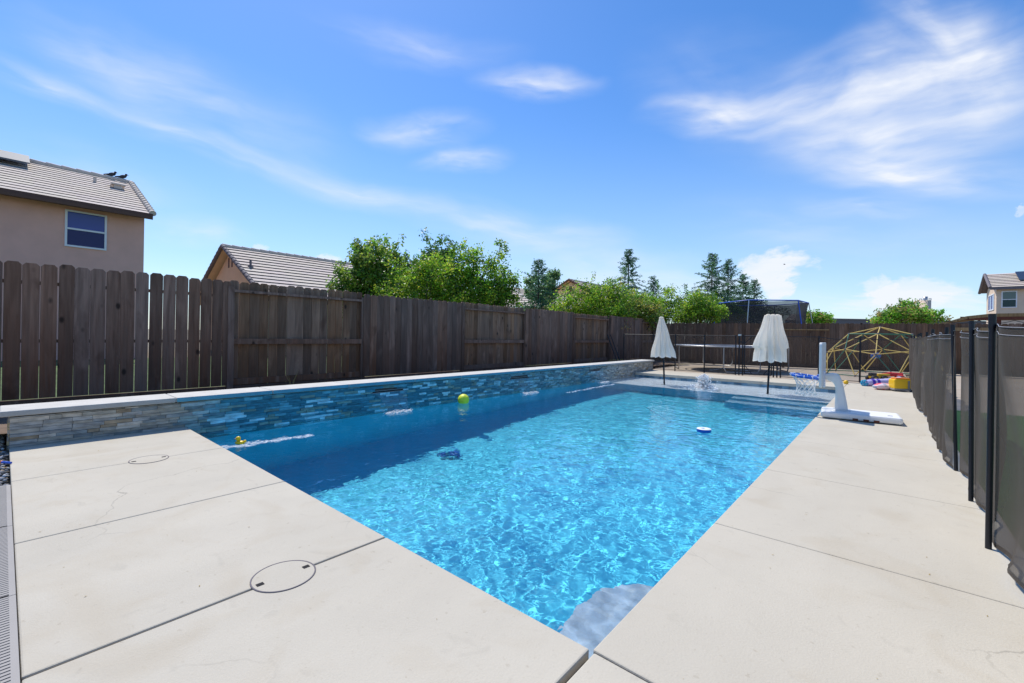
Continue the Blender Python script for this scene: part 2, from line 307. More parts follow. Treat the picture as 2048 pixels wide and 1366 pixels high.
def special():
    # two-tone swim-float print
    m, t, N, K, b = NT('float_print'); tc = N.new('ShaderNodeTexCoord'); v = N.new('ShaderNodeTexVoronoi'); v.inputs['Scale'].default_value = 9
    K.new(tc.outputs['Object'], v.inputs['Vector']); cr = N.new('ShaderNodeValToRGB'); s = N.new('ShaderNodeSeparateColor'); K.new(v.outputs['Color'], s.inputs[0]); K.new(s.outputs[0], cr.inputs[0])
    cr.color_ramp.interpolation = 'CONSTANT'; e = cr.color_ramp.elements; e[0].color = (.85, .10, .12, 1); e[1].position = .42; e[1].color = (.42, .45, .55, 1)
    q = e.new(.72); q.color = (.80, .62, .66, 1); K.new(cr.outputs[0], b.inputs['Base Color']); b.inputs['Roughness'].default_value = .4; MT['float_print'] = m
    # window glass
    m, t, N, K, b = NT('window_glass'); b.inputs['Base Color'].default_value = (.045, .06, .30, 1); b.inputs['Roughness'].default_value = .06
    b.inputs['Specular IOR Level'].default_value = .5; MT['window_glass'] = m
    m, t, N, K, b = NT('window_glass_green'); b.inputs['Base Color'].default_value = (.04, .09, .09, 1); b.inputs['Roughness'].default_value = .05
    b.inputs['Specular IOR Level'].default_value = .8; MT['window_glass_green'] = m
    m = MT['canopy_cloth']; t = m.node_tree; tl = t.nodes.new('ShaderNodeBsdfTranslucent'); tl.inputs[0].default_value = (.95, .90, .82, 1); mx = t.nodes.new('ShaderNodeMixShader'); mx.inputs[0].default_value = .68
    t.links.new(t.nodes['Principled BSDF'].outputs[0], mx.inputs[1]); t.links.new(tl.outputs[0], mx.inputs[2]); t.links.new(mx.outputs[0], t.nodes['Material Output'].inputs[0])
    for nm, cc in (('window_glass_screened', (.02, .025, .12)), ('window_glass_green_screened', (.025, .06, .06))):
        m, t, N, K, b = NT(nm); b.inputs['Base Color'].default_value = (*cc, 1); b.inputs['Roughness'].default_value = .25; b.inputs['Specular IOR Level'].default_value = .3; MT[nm] = m
    # pool water
    m = bpy.data.materials.new('water'); m.use_nodes = True; t = m.node_tree; t.nodes.clear()
    g = t.nodes.new('ShaderNodeBsdfGlass'); g.inputs['IOR'].default_value = 1.33; g.inputs['Roughness'].default_value = 0; g.inputs['Color'].default_value = (.95, .99, 1, 1)
    o = t.nodes.new('ShaderNodeOutputMaterial'); t.links.new(g.outputs[0], o.inputs[0]); MT['water'] = m
    tc = t.nodes.new('ShaderNodeTexCoord'); n = t.nodes.new('ShaderNodeTexNoise'); n.inputs['Scale'].default_value = 13; n.inputs['Detail'].default_value = 1.5; n.inputs['Distortion'].default_value = .6
    t.links.new(tc.outputs['Object'], n.inputs[0]); bu = t.nodes.new('ShaderNodeBump'); bu.inputs['Strength'].default_value = 1; bu.inputs['Distance'].default_value = .0034
    t.links.new(n.outputs[0], bu.inputs['Height']); t.links.new(bu.outputs[0], g.inputs['Normal'])
    # pale flecks standing in for sunlight streaks, then aerated water for the spray
    m, t, N, K, b = NT('sun_streak'); b.inputs['Base Color'].default_value = (.88, .92, .96, 1); b.inputs['Roughness'].default_value = .35
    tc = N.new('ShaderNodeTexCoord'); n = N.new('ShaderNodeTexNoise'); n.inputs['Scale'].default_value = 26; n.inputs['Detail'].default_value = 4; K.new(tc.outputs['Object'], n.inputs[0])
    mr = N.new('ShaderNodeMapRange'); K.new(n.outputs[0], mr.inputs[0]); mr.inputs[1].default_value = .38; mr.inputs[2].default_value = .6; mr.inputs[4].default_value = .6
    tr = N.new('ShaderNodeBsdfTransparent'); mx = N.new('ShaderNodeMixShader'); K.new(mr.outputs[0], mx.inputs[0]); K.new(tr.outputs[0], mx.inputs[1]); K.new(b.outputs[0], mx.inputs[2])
    K.new(mx.outputs[0], N['Material Output'].inputs[0]); MT['sun_streak'] = m
    m, t, N, K, b = NT('spray'); b.inputs['Base Color'].default_value = (.99, .99, .99, 1); b.inputs['Roughness'].default_value = .5
    tl = N.new('ShaderNodeBsdfTranslucent'); tl.inputs[0].default_value = (.99, .99, .99, 1); mx = N.new('ShaderNodeMixShader'); mx.inputs[0].default_value = .6
    K.new(b.outputs[0], mx.inputs[1]); K.new(tl.outputs[0], mx.inputs[2]); K.new(mx.outputs[0], N['Material Output'].inputs[0]); MT['spray'] = m
    m, t, N, K, b = NT('thin_water'); b.inputs['Base Color'].default_value = (.8, .9, 1, 1); b.inputs['Roughness'].default_value = .1
    tr = N.new('ShaderNodeBsdfTransparent'); mx = N.new('ShaderNodeMixShader'); mx.inputs[0].default_value = .07; K.new(tr.outputs[0], mx.inputs[1]); K.new(b.outputs[0], mx.inputs[2]); K.new(mx.outputs[0], N['Material Output'].inputs[0]); MT['thin_water'] = m
special()

# ------------------------------------------------------------------ mesh helpers
class MB:
    def __init__(s): s.v = []; s.f = []; s.c = []; s.sm = []
    def add(s, vs, fs, tone=(1, 1, 1), smooth=False):
        n = len(s.v); s.v += [tuple(p) for p in vs]
        for f in fs: s.f.append(tuple(i+n for i in f)); s.c.append(tone); s.sm.append(smooth)
    def box(s, a, b, tone=(1, 1, 1), m=None):
        vs = [Vector((x, y, z)) for x in (a[0], b[0]) for y in (a[1], b[1]) for z in (a[2], b[2])]
        if m is not None: vs = [m @ p for p in vs]
        s.add(vs, [(0, 1, 3, 2), (4, 6, 7, 5), (0, 4, 5, 1), (2, 3, 7, 6), (0, 2, 6, 4), (1, 5, 7, 3)], tone)
    def tube(s, pts, r, n=8, tone=(1, 1, 1), caps=True, smooth=True):
        pts = [Vector(p) for p in pts]; rs = r if isinstance(r, (list, tuple)) else [r]*len(pts)
        rings = []; up = Vector((0, 0, 1))
        for i, p in enumerate(pts):
            d = (pts[min(i+1, len(pts)-1)]-pts[max(i-1, 0)])
            if d.length < 1e-9: d = Vector((0, 0, 1))
            d.normalize(); u = d.cross(up)
            if u.length < .05: u = d.cross(Vector((1, 0, 0)))
            u.normalize(); w = u.cross(d)
            rings.append([p+(u*math.cos(2*math.pi*k/n)+w*math.sin(2*math.pi*k/n))*rs[i] for k in range(n)])
        vs = [q for rg in rings for q in rg]; fs = []
        for i in range(len(pts)-1):
            for k in range(n): fs.append((i*n+k, i*n+(k+1) % n, (i+1)*n+(k+1) % n, (i+1)*n+k))
        s.add(vs, fs, tone, smooth)
        if caps: s.add(rings[0], [tuple(range(n))[::-1]], tone); s.add(rings[-1], [tuple(range(n))], tone)
    def lathe(s, prof, c=(0, 0, 0), n=24, tone=(1, 1, 1), fn=None):
        vs = []; c = Vector(c)
        for i, (r, z) in enumerate(prof):
            for k in range(n):
                a = 2*math.pi*k/n; rr, zz = (r, z) if fn is None else fn(r, z, a, i)
                vs.append(c+Vector((rr*math.cos(a), rr*math.sin(a), zz)))
        fs = [(i*n+k, i*n+(k+1) % n, (i+1)*n+(k+1) % n, (i+1)*n+k) for i in range(len(prof)-1) for k in range(n)]
        s.add(vs, fs, tone, True)
    def ball(s, c, r, sc_=(1, 1, 1), n=12, tone=(1, 1, 1), rot=None, wob=0):
        vs = []; c = Vector(c)
        for i in range(n//2+1):
            th = math.pi*i/(n//2)
            for k in range(n):
                a = 2*math.pi*k/n; p = Vector((math.sin(th)*math.cos(a), math.sin(th)*math.sin(a), math.cos(th)))
                if wob: p *= 1+wob*noise.noise(p*2+c*9)
                p = Vector((p.x*sc_[0], p.y*sc_[1], p.z*sc_[2]))*r
                if rot: p = rot @ p
                vs.append(c+p)
        fs = [(i*n+k, (i+1)*n+k, (i+1)*n+(k+1) % n, i*n+(k+1) % n) for i in range(n//2) for k in range(n)]
        s.add(vs, fs, tone, True)
    def prism(s, poly, a, b, axis=1, tone=(1, 1, 1)):
        """poly in the plane normal to axis, extruded from a to b"""
        def P(p, t):
            if axis == 1: return (p[0], t, p[1])
            if axis == 0: return (t, p[0], p[1])
            return (p[0], p[1], t)
        n = len(poly); vs = [P(p, a) for p in poly]+[P(p, b) for p in poly]
        s.add(vs, [tuple(range(n)), tuple(range(2*n-1, n-1, -1))]+[(i, i+n, (i+1) % n+n, (i+1) % n) for i in range(n)], tone)
    def build(s, name, m, parent=None, bevel=0, recalc=True):
        me = bpy.data.meshes.new(name); me.from_pydata(s.v, [], s.f)
        at = me.color_attributes.new('tone', 'FLOAT_COLOR', 'CORNER')
        buf = []
        for p, c in zip(me.polygons, s.c): buf += [c[0], c[1], c[2], 1.0]*p.loop_total
        at.data.foreach_set('color', buf)
        me.polygons.foreach_set('use_smooth', s.sm); me.update()
        if recalc:
            import bmesh
            bm = bmesh.new(); bm.from_mesh(me); bmesh.ops.recalc_face_normals(bm, faces=bm.faces); bm.to_mesh(me); bm.free()
        o = bpy.data.objects.new(name, me); COL.objects.link(o); me.materials.append(MT[m] if isinstance(m, str) else m)
        if parent is not None: o.parent = parent; o.matrix_parent_inverse = parent.matrix_world.inverted()
        if bevel:
            md = o.modifiers.new('bevel', 'BEVEL'); md.width = bevel; md.segments = 2; md.limit_method = 'ANGLE'
        return o
def tag(o, label=None, cat=None, group=None, kind=None):
    if label: o['label'] = label
    if cat: o['category'] = cat
    if group: o['group'] = group
    if kind: o['kind'] = kind
    return o
def thing(name, label, cat, loc=(0, 0, 0), group=None):
    o = bpy.data.objects.new(name, None); COL.objects.link(o); o.location = loc; o.empty_display_size = .1
    o.matrix_world = Matrix.Translation(loc)
    return tag(o, label, cat, group)
def boxes(*bs):
    m = MB()
    for b in bs: m.box(*b)
    return m

# ------------------------------------------------------------------ setting: ground, deck, pool
rnd = random.Random(4)
def sheet(name, rects, z, m, kind='structure'):
    b = MB()
    for (x0, y0, x1, y1) in rects: b.add([(x0, y0, z), (x1, y0, z), (x1, y1, z), (x0, y1, z)], [(0, 1, 2, 3)])
    return tag(b.build(name, m), kind=kind)
# one ground sheet to the horizon with the hole of the pool in it
sheet('ground', [(-1500, -1500, 1500, -.06), (-1500, 11.11, 1500, 1500), (-1500, -.06, -5.06, 11.11), (.06, -.06, 1500, 11.11)], -.075, 'earth')
sheet('patio', [(-5.36, 12.47, 1.18, 19.6), (1.30, 8.35, 16, 26), (-5.36, -4, 16, -1.43)], -.012, 'patio_concrete')
tag(boxes(((-1.5, 13.6, -.02), (-1.488, 18, -.0105)), ((-5.3, 15.4, -.02), (1.1, 15.412, -.0105))).build('patio_joint', 'grout'), kind='structure')
sheet('turf', [(1.27, -4, 16, 8.35)], .004, 'turf_green')
sheet('planting_strip', [(-6.9, -6, -5.36, 17)], .07, 'fence_dirt')
sheet('neighbour_lawn', [(-19, -8, -7.0, 17.5)], .02, 'lawn_green')
# deck slabs with open joints
def deck():
    b = MB(); g = .004
    xs = [-4.985, -3.75, -2.45, -1.21, 0, 1.29]
    for i in range(len(xs)-1):
        gg = [.002, .002, .003, .006, .010, .003]
        b.box((xs[i]+(gg[i] if i else 0), -1.25, -.07), (xs[i+1]-gg[i+1], -.004 if i == 4 else .0, 0))
    ys = [0, 1.36, 2.74, 4.12, 5.5, 6.88, 8.26, 9.64, 11.05, 12.47]
    for j in range(len(ys)-1):
        b.box((-.0 if j < 8 else 0.003, ys[j]+(.004 if j == 0 else .0015), -.07), (1.29, ys[j+1]-.0015, 0))
    xs = [-4.985, -3.3, -1.65, 0]
    for i in range(3): b.box((xs[i]+.0015, 11.05, -.07), (xs[i+1]-.0015, 12.47, 0))
    o = b.build('pool_deck', 'deck_concrete', bevel=.006); tag(o, kind='structure')
    f = MB(); f.box((-4.985, -1.24, -.074), (1.28, -.03, -.03)); f.box((.03, -.03, -.074), (1.28, 12.4, -.012)); f.box((-4.9, 11.12, -.074), (.03, 12.4, -.012))
    tag(f.build('deck_joint_fill', 'grout'), kind='structure')
deck()
def rcv(o): o.cycles.is_caustics_receiver = True; return o
def pool():
    b = MB()
    def fl(y):  # floor slopes down to the near end
        return -1.55 if y > 7 else -1.55-(7-y)/7*.45
    ys = [-.02+i*(11.09/24) for i in range(25)]
    x0, x1 = -5.0, .02
    # floor
    for i in range(24):
        b.add([(x0, ys[i], fl(ys[i])), (x1, ys[i], fl(ys[i])), (x1, ys[i+1], fl(ys[i+1])), (x0, ys[i+1], fl(ys[i+1]))], [(0, 1, 2, 3)])
    zt = -.29
    b.add([(x1, -.02, zt), (x1, 11.07, zt), (x1, 11.07, -2.05), (x1, -.02, -2.05)], [(0, 1, 2, 3)])
    b.add([(x0, -.02, zt), (x0, 11.07, zt), (x0, 11.07, -2.05), (x0, -.02, -2.05)], [(0, 1, 2, 3)])
    b.add([(x0, -.02, zt), (x1, -.02, zt), (x1, -.02, -2.05), (x0, -.02, -2.05)], [(0, 1, 2, 3)])
    b.add([(x0, 11.07, zt), (x1, 11.07, zt), (x1, 11.07, -2.05), (x0, 11.07, -2.05)], [(0, 1, 2, 3)])
    rcv(tag(b.build('pool_shell', 'blue_plaster', recalc=False), kind='structure'))
    s = MB(); s.box((x0+.004, 9.003, -1.5), (x1-.004, 11.066, -.335)); s.box((-1.747, 8.623, -1.5), (x1-.004, 8.996, -.602)); s.box((-1.747, 8.243, -1.5), (x1-.004, 8.617, -.872))
    rcv(tag(s.build('shelf_risers', 'blue_plaster'), kind='structure'))
    s = MB(); s.box((x0+.002, 9.0, -.334), (x1-.002, 11.068, -.31))
    st_ = MB(); st_.box((-1.75, 8.62, -.601), (x1-.002, 8.998, -.58)); st_.box((-1.75, 8.24, -.871), (x1-.002, 8.618, -.85)); rcv(tag(st_.build('shelf_steps', 'tread_plaster'), kind='structure'))
    rcv(tag(s.build('tanning_shelf', 'pale_plaster'), kind='structure'))
    s = MB(); pts = [(.018, -.018), (-.36, -.018), (-.40, .3), (-.44, .62), (-.42, .84), (-.30, 1.0), (-.14, 1.06), (.018, 1.08)]
    s.prism(pts, -1.9, -.50, 2)
    rcv(tag(s.build('entry_step', 'step_plaster', bevel=.03), kind='structure'))
    # waterline tile: three courses of mosaic, one mesh
    t = MB(); r = random.Random(9)
    def run(p0, p1, nrm):
        Lh = (Vector(p1)-Vector(p0)).length; n = int(Lh/.15); d = (Vector(p1)-Vector(p0))/n; nr = Vector(nrm)
        for k in range(n):
            for c in range(2):
                a = Vector(p0)+d*(k+.02); e = Vector(p0)+d*(k+.98); z0 = -.285+c*.108; z1 = z0+.104
                q = r.random(); tone = (.02+.10*q, .09+.16*q, .16+.2*q) if r.random() < .8 else (.2, .3, .36)
                o_ = nr*.006
                t.add([a+o_+Vector((0, 0, z0)), e+o_+Vector((0, 0, z0)), e+o_+Vector((0, 0, z1)), a+o_+Vector((0, 0, z1))], [(0, 1, 2, 3)], tone)
    run((x0, 11.064, 0), (x1, 11.064, 0), (0, -1, 0)); run((.014, -.02, 0), (.014, 11.06, 0), (-1, 0, 0)); run((x0, -.014, 0), (x1, -.014, 0), (0, 1, 0))
    t.box((x0, 11.067, -.29), (x1, 11.11, -.071), (.1, .12, .13)); t.box((.02, -.02, -.29), (.06, 11.1, -.071), (.1, .12, .13)); t.box((x0, -.06, -.29), (x1, -.02, -.071), (.1, .12, .13))
    rcv(tag(t.build('waterline_tile', 'tile_blue', recalc=False), kind='structure'))
    # water: real ripples, sharp enough to focus the sun on the plaster
    nx, ny = 335, 740; vs = []
    no = noise.noise
    for j in range(ny+1):
        y = -.02+11.09*j/ny
        for i in range(nx+1):
            x = -5+5.02*i/nx
            wx = x+.10*no((x*1.3, y*1.3, 3)); wy = y+.10*no((x*1.3, y*1.3, 8))
            calm = .45+.55*min(1, max(0, (x+4.6)/1.6))
            if y > 8.9: calm = max(calm, .8)
            h = no((wx*4.4, wy*4.4, 0))*.60+no((wx*11, wy*12.5, 5))*.40+no((wx*22, wy*24, 9))*.07
            # rings spreading from the bubbler and the falling sheets
            for (cx, cy, A) in ((-2.53, 9.45, .8),):
                d = math.hypot(x-cx, y-cy)
                if d < 1.6: h += A*math.sin(d*38)*math.exp(-d*2.6)
            vs.append((x, y, -.12+h*calm*.0050))
    fs = [(j*(nx+1)+i, j*(nx+1)+i+1, (j+1)*(nx+1)+i+1, (j+1)*(nx+1)+i) for j in range(ny) for i in range(nx)]
    me = bpy.data.meshes.new('water'); me.from_pydata(vs, [], fs); me.polygons.foreach_set('use_smooth', [True]*len(fs)); me.materials.append(MT['water'])
    o = bpy.data.objects.new('water', me); COL.objects.link(o); o.cycles.is_caustics_caster = True; tag(o, kind='structure')
pool()

# ------------------------------------------------------------------ raised wall of stacked stone
SP = [(2.25, 2.81), (5.37, 5.93), (8.42, 8.98)]
def teal(y):      # blue colour cast of the water painted into stone and coping; none at ends
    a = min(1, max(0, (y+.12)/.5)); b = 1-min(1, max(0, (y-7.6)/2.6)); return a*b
def stonewall():
    t = thing('raised_pool_wall', 'long low raised wall faced in stacked stone with pale coping beside the water', 'wall', (-5.2, 5.5, 0))
    boxes(((-5.35, -1.24, -.2), (-5.03, 12.38, .262))).build('core', 'grout', t)
    r = random.Random(21); s = MB(); y_ends = (-1.25, 12.4)
    z = -.30; row = 0
    while z < .255:
        h = r.choice((.027, .032, .037)); h = min(h, .262-z); y = y_ends[0]+r.uniform(0, .1); first = True
        while y < y_ends[1]-.01:
            ln = r.uniform(.07, .24); y2 = min(y+ln, y_ends[1])
            q = r.random()
            if q < .18: c = (.56, .50, .41)
            elif q < .42: c = (.36, .33, .27)
            elif q < .78: c = (.36, .35, .32)
            elif q < .9: c = (.24, .26, .25)
            else: c = (.33, .25, .16)
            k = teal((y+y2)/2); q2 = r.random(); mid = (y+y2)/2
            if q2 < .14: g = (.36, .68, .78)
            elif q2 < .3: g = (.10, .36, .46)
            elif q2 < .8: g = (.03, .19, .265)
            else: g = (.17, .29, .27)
            if 3.2 < mid < 8: # midway the painted cast is greyer
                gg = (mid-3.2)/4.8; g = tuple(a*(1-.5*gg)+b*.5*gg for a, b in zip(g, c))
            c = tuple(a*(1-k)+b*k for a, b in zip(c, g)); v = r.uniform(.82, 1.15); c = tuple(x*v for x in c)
            dx = r.uniform(0, .016)
            skip = any(a < mid < b for a, b in SP) and z > .14 and z < .19
            s.box((-5.035, (y_ends[0] if first else y)+.0012, z+.0012), (-5.012+dx-(.03 if skip else 0), y2-.0012, z+h-.0012), c); y = y2; first = False
        # the two returned ends
        for yy, sg in ((y_ends[0], -1), (y_ends[1], 1)):
            x = -5.34
            while x < -5.02:
                x2 = min(x+r.uniform(.1, .2), -5.02); c = r.choice([(.45, .36, .2), (.3, .28, .25), (.4, .37, .3)])
                d = r.uniform(.003, .014); s.box((x+.001, min(yy, yy+sg*d), z+.001), (x2-.001, max(yy, yy+sg*d), z+h-.001), c); x = x2
        z += h; row += 1
    rcv(s.build('stone_facing', 'stone', t, recalc=True))
    # mortar bed under the coping
    boxes(((-5.36, -1.25, .2625), (-5.012, 12.4, .272))).build('mortar_bed', 'grout', t)
    ys = [-1.31, -.09, .87, 1.87, 3.0, 4.0, 5.05, 6.1, 7.15, 8.2, 9.25, 10.3, 11.35, 12.45]
    for a, b in zip(ys, ys[1:]):
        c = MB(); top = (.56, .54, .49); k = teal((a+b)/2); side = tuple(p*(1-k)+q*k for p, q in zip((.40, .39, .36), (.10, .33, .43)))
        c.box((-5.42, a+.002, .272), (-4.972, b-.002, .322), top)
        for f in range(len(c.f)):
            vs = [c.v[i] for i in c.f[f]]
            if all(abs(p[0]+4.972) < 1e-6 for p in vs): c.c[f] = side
        c.build('coping_stone', 'cap_stone', t, bevel=.009)
    for (a, b) in SP:
        boxes(((-5.03, a, .150), (-5.000, b, .158)), ((-5.03, a, .178), (-5.004, b, .186))).build('spillway_lip', 'grey_plastic', t)
        boxes(((-5.03, a+.01, .158), (-5.015, b-.01, .178))).build('spillway_slot', 'dark_void', t)
stonewall()
# thin falling sheets of water with their splash, one of each per spillway
def falls():
    lab = [('thin clear water sheet falling from the wall, nearest of the three', 'ruffled white splash by the wall, left of the lime ball'),
           ('thin clear water sheet falling from the wall, middle of the three', 'small white splash by the wall, right of the lime ball'),
           ('thin clear water sheet falling from the wall, farthest, near the tanning shelf', 'smallest white splash by the wall, close to the tanning shelf')]
    for k, (a, b) in enumerate(SP):
        s = MB(); n = 10; r = random.Random(k)
        for j in range(2):
            yy = a+.02 if j == 0 else b-.02
            s.tube([(-4.995+.26*(q/n)**.7, yy+(.10 if j == 0 else -.10)*(q/n), .16-.29*(q/n)**1.6) for q in range(n+1)], .0028, 6)
        P = [[Vector((-4.995+.26*(q/n)**.7, (a+.02)+(b-a-.04)*w/8*(1-.36*q/n)+.10*(q/n), .16-.29*(q/n)**1.6)) for w in range(9)] for q in range(n+1)]
        s.add([p for rw in P for p in rw], [(q*9+w, q*9+w+1, (q+1)*9+w+1, (q+1)*9+w) for q in range(n) for w in range(8)], smooth=True)
        tag(s.build('water_sheet', 'thin_water', recalc=False), lab[k][0], 'water sheet', 'sheets of water falling from the raised wall')
        f = MB()
        for q in range(170):
            y = r.uniform(a+.06, b-.06); x = -4.73+r.gauss(0, .03); rr = r.uniform(.004, .015)
            f.ball((x, y, -.118+abs(r.gauss(0, .012))), rr, (1.1, 1.8, .5), 6, wob=.4)
        tag(f.build('splash', 'spray', recalc=False), lab[k][1], 'splash', 'splashes under the sheets of water')
falls()
def bubbler():
    t = MB(); r = random.Random(3); c = Vector((-2.53, 9.45, -.12))
    # lumpy leaning column breaking up to both sides
    for q in range(1100):
        h = r.random(); spread = .05+.05*h+(.10*(h < .25)); a = r.uniform(0, 6.28); d = abs(r.gauss(0, spread*.6))
        z = h*.33; fall = .05*max(0, h-.6)
        t.ball(c+Vector((math.cos(a)*d*1.5+fall*.5, math.sin(a)*d*1.4, z-d*.5*(h > .5))), r.uniform(.006, .019)*(1-.25*h), (1, 1, 1.25), 6, wob=.6)
    for q in range(90):
        a = r.uniform(0, 6.28); d = r.uniform(.08, .30); t.ball(c+Vector((math.cos(a)*d, math.sin(a)*d, r.uniform(0, .25)*(1-d*2.2))), r.uniform(.003, .009), n=5)
    for q in range(220):
        a = r.uniform(0, 6.28); d = abs(r.gauss(0, .20)); t.ball(c+Vector((math.cos(a)*d, math.sin(a)*d, .002)), r.uniform(.008, .03), (1.6, 1.6, .25), 6, wob=.5)
    o = t.build('fountain_jet', 'spray', recalc=False); tag(o, 'short bubbling white water jet rising on the tanning shelf', 'fountain')
bubbler()
def streaks():  # sunlight on the shaded water, built as strips of pale flecks
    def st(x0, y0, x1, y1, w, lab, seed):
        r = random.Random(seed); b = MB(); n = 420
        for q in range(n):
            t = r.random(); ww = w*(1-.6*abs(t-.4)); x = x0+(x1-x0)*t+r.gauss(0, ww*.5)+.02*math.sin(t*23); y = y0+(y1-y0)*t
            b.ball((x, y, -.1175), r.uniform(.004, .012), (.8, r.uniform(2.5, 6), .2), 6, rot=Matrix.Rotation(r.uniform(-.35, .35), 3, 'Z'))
        tag(b.build('sunlight_streak', 'sun_streak', recalc=False), lab, 'foam trail', 'painted sunlight streaks on the shaded water')  # the foam trail category holds painted sunlight streaks
    st(-4.25, .0, -4.18, .98, .085, 'white streak of painted sunlight on dark water beside the rubber duck', 1)
    st(-4.25, 6.3, -4.38, 8.6, .06, 'thin white streak of painted sunlight running on to the far tanning shelf', 2)
streaks()
# ------------------------------------------------------------------ board fences
def picket(b, along, y, w, z0, z1, th, base, r, tone, lean=0):
    """dog-eared board; along(y, depth, z) -> point"""
    c = w*.20; pts = [(0, z0), (w, z0), (w, z1-c*1.1), (w-c, z1), (c, z1), (0, z1-c*1.1)]
    vs = [along(y+p[0]+lean*(p[1]-z0), base, p[1]) for p in pts]+[along(y+p[0]+lean*(p[1]-z0), base+th, p[1]) for p in pts]
    b.add(vs, [(0, 1, 2, 3, 4, 5), (11, 10, 9, 8, 7, 6)]+[(i, i+6, (i+1) % 6+6, (i+1) % 6) for i in range(6)], tone)
def left_fence():
    t = thing('side_fence', 'long weathered brown board fence behind the raised stone wall', 'fence', (-6.95, 7, 0))
    r = random.Random(11); al = lambda y, d, z: (-6.95+d, y, z)
    secs = [(-3.3, .98, 1), (.98, 3.23, 0), (3.23, 5.82, 1), (5.82, 8.18, 0), (8.18, 10.65, 1), (10.65, 13.01, 0), (13.01, 15.76, 1), (15.76, 17.1, 0)]
    for k, (a, b_, front) in enumerate(secs):
        m = MB(); y = a; H = 1.805+.015*math.sin(k*2.3)
        while y < b_-.02:
            w = r.uniform(.133, .143); w = min(w, b_-y)
            gap = r.uniform(.003, .0095) if k < 1 else (r.choice((.002, .004, .009)) if k == 1 else r.choice((.001, .002, .004)))
            if w > .05: picket(m, al, y, w-gap*.2, .20 if front else .185, H+r.uniform(-.012, .012), .017, .022 if front else -.058, r, (r.random(), r.random(), r.random()), r.uniform(-.003, .003))
            y += w+gap
        m.build('board_panel', 'fence_wood' if front else 'fence_wood_inner', t)
        for z0, z1 in ((1.638, 1.678), (.835, .92), (.20, .30)):
            if not front: m = MB(); m.box((-6.990, a+.01, z0), (-6.902 if z0 > .5 else -6.945, b_-.05, z1), (.5+r.random()*.5, r.random(), r.random())); m.build('rail', 'fence_wood', t)
        if front:
            m = MB(); m.box((-6.972, a, 1.55), (-6.930, b_, 1.59), (.5, r.random(), .4)); m.box((-6.972, a, .86), (-6.930, b_, .90), (.5, r.random(), .4)); m.build('rail', 'fence_wood', t)
        m = MB(); m.box((-6.975, a-.04, .0), (-6.90 if not front else -6.930, a+.045, 1.72), (r.random(), r.random(), .3)); m.build('post', 'fence_wood', t)
        m = MB(); m.box((-6.968, a+.05, .04), (-6.925, b_-.05, .19), (r.random()*.6, .2, r.random())); m.build('kickboard', 'fence_wood', t)
    m = MB(); m.box((-6.975, 17.06, 0), (-6.89, 17.14, 1.8), (.4, .3, .3)); m.build('post', 'fence_wood', t)
left_fence()
def back_fence():
    A = Vector((-6.95, 17.0, 0)); B = Vector((2.6, 19.15, 0)); C_ = Vector((22, 20.3, 0))
    t = thing('back_fence', 'dark brown board fence across the far end of the yard', 'fence', (A+B)/2)
    r = random.Random(12)
    for (P0, P1) in ((A, B), (B, C_)):
        d = (P1-P0).normalized(); nrm = Vector((d.y, -d.x, 0)); Ln = (P1-P0).length; s0 = 0; k = 0
        while s0 < Ln-.1:
            s1 = min(s0+2.4, Ln); m = MB(); y = s0
            al = lambda q, dd, z: tuple(P0+d*q+nrm*dd+Vector((0, 0, z)))
            while y < s1-.02:
                w = min(r.uniform(.135, .143), s1-y)
                if w > .04: picket(m, al, y, w, .16, 1.68+r.uniform(-.012, .012), .017, .02, r, (r.random(), r.random(), r.random()))
                y += w+r.choice((.002, .004))
            m.build('board_panel', 'back_fence_wood', t)
            m = MB(); p = [al(s0, .0, 0), al(s1, .0, 0)]
            M4 = Matrix.Translation(P0) @ Matrix(((d.x, nrm.x, 0, 0), (d.y, nrm.y, 0, 0), (0, 0, 1, 0), (0, 0, 0, 1)))
            m.box((s0, -.02, .02), (s1-.004, .03, .165), (r.random()*.5, .2, .3), M4); m.build('kickboard', 'back_fence_wood', t)
            m = MB(); m.box((s0-.04, -.09, 0), (s0+.04, .015, 1.62), (.3, .2, .6), M4); m.build('post', 'back_fence_wood', t)
            if P0 == A and k in (2,):
                m = MB(); m.box((s0-.9, .04, 1.42), (s1-1.0, .07, 1.46), (.9, .8, .6), M4); m.build('rail', 'new_rail_wood', t)
            if P0 == B and k in (0, 1, 2):
                m = MB(); m.box((s0-(1.2 if k == 0 else 0), .04, 1.44), (s1-.004, .075, 1.55), (.9, .8, .6), M4); m.build('rail', 'new_rail_wood', t)
            s0 = s1; k += 1
back_fence()
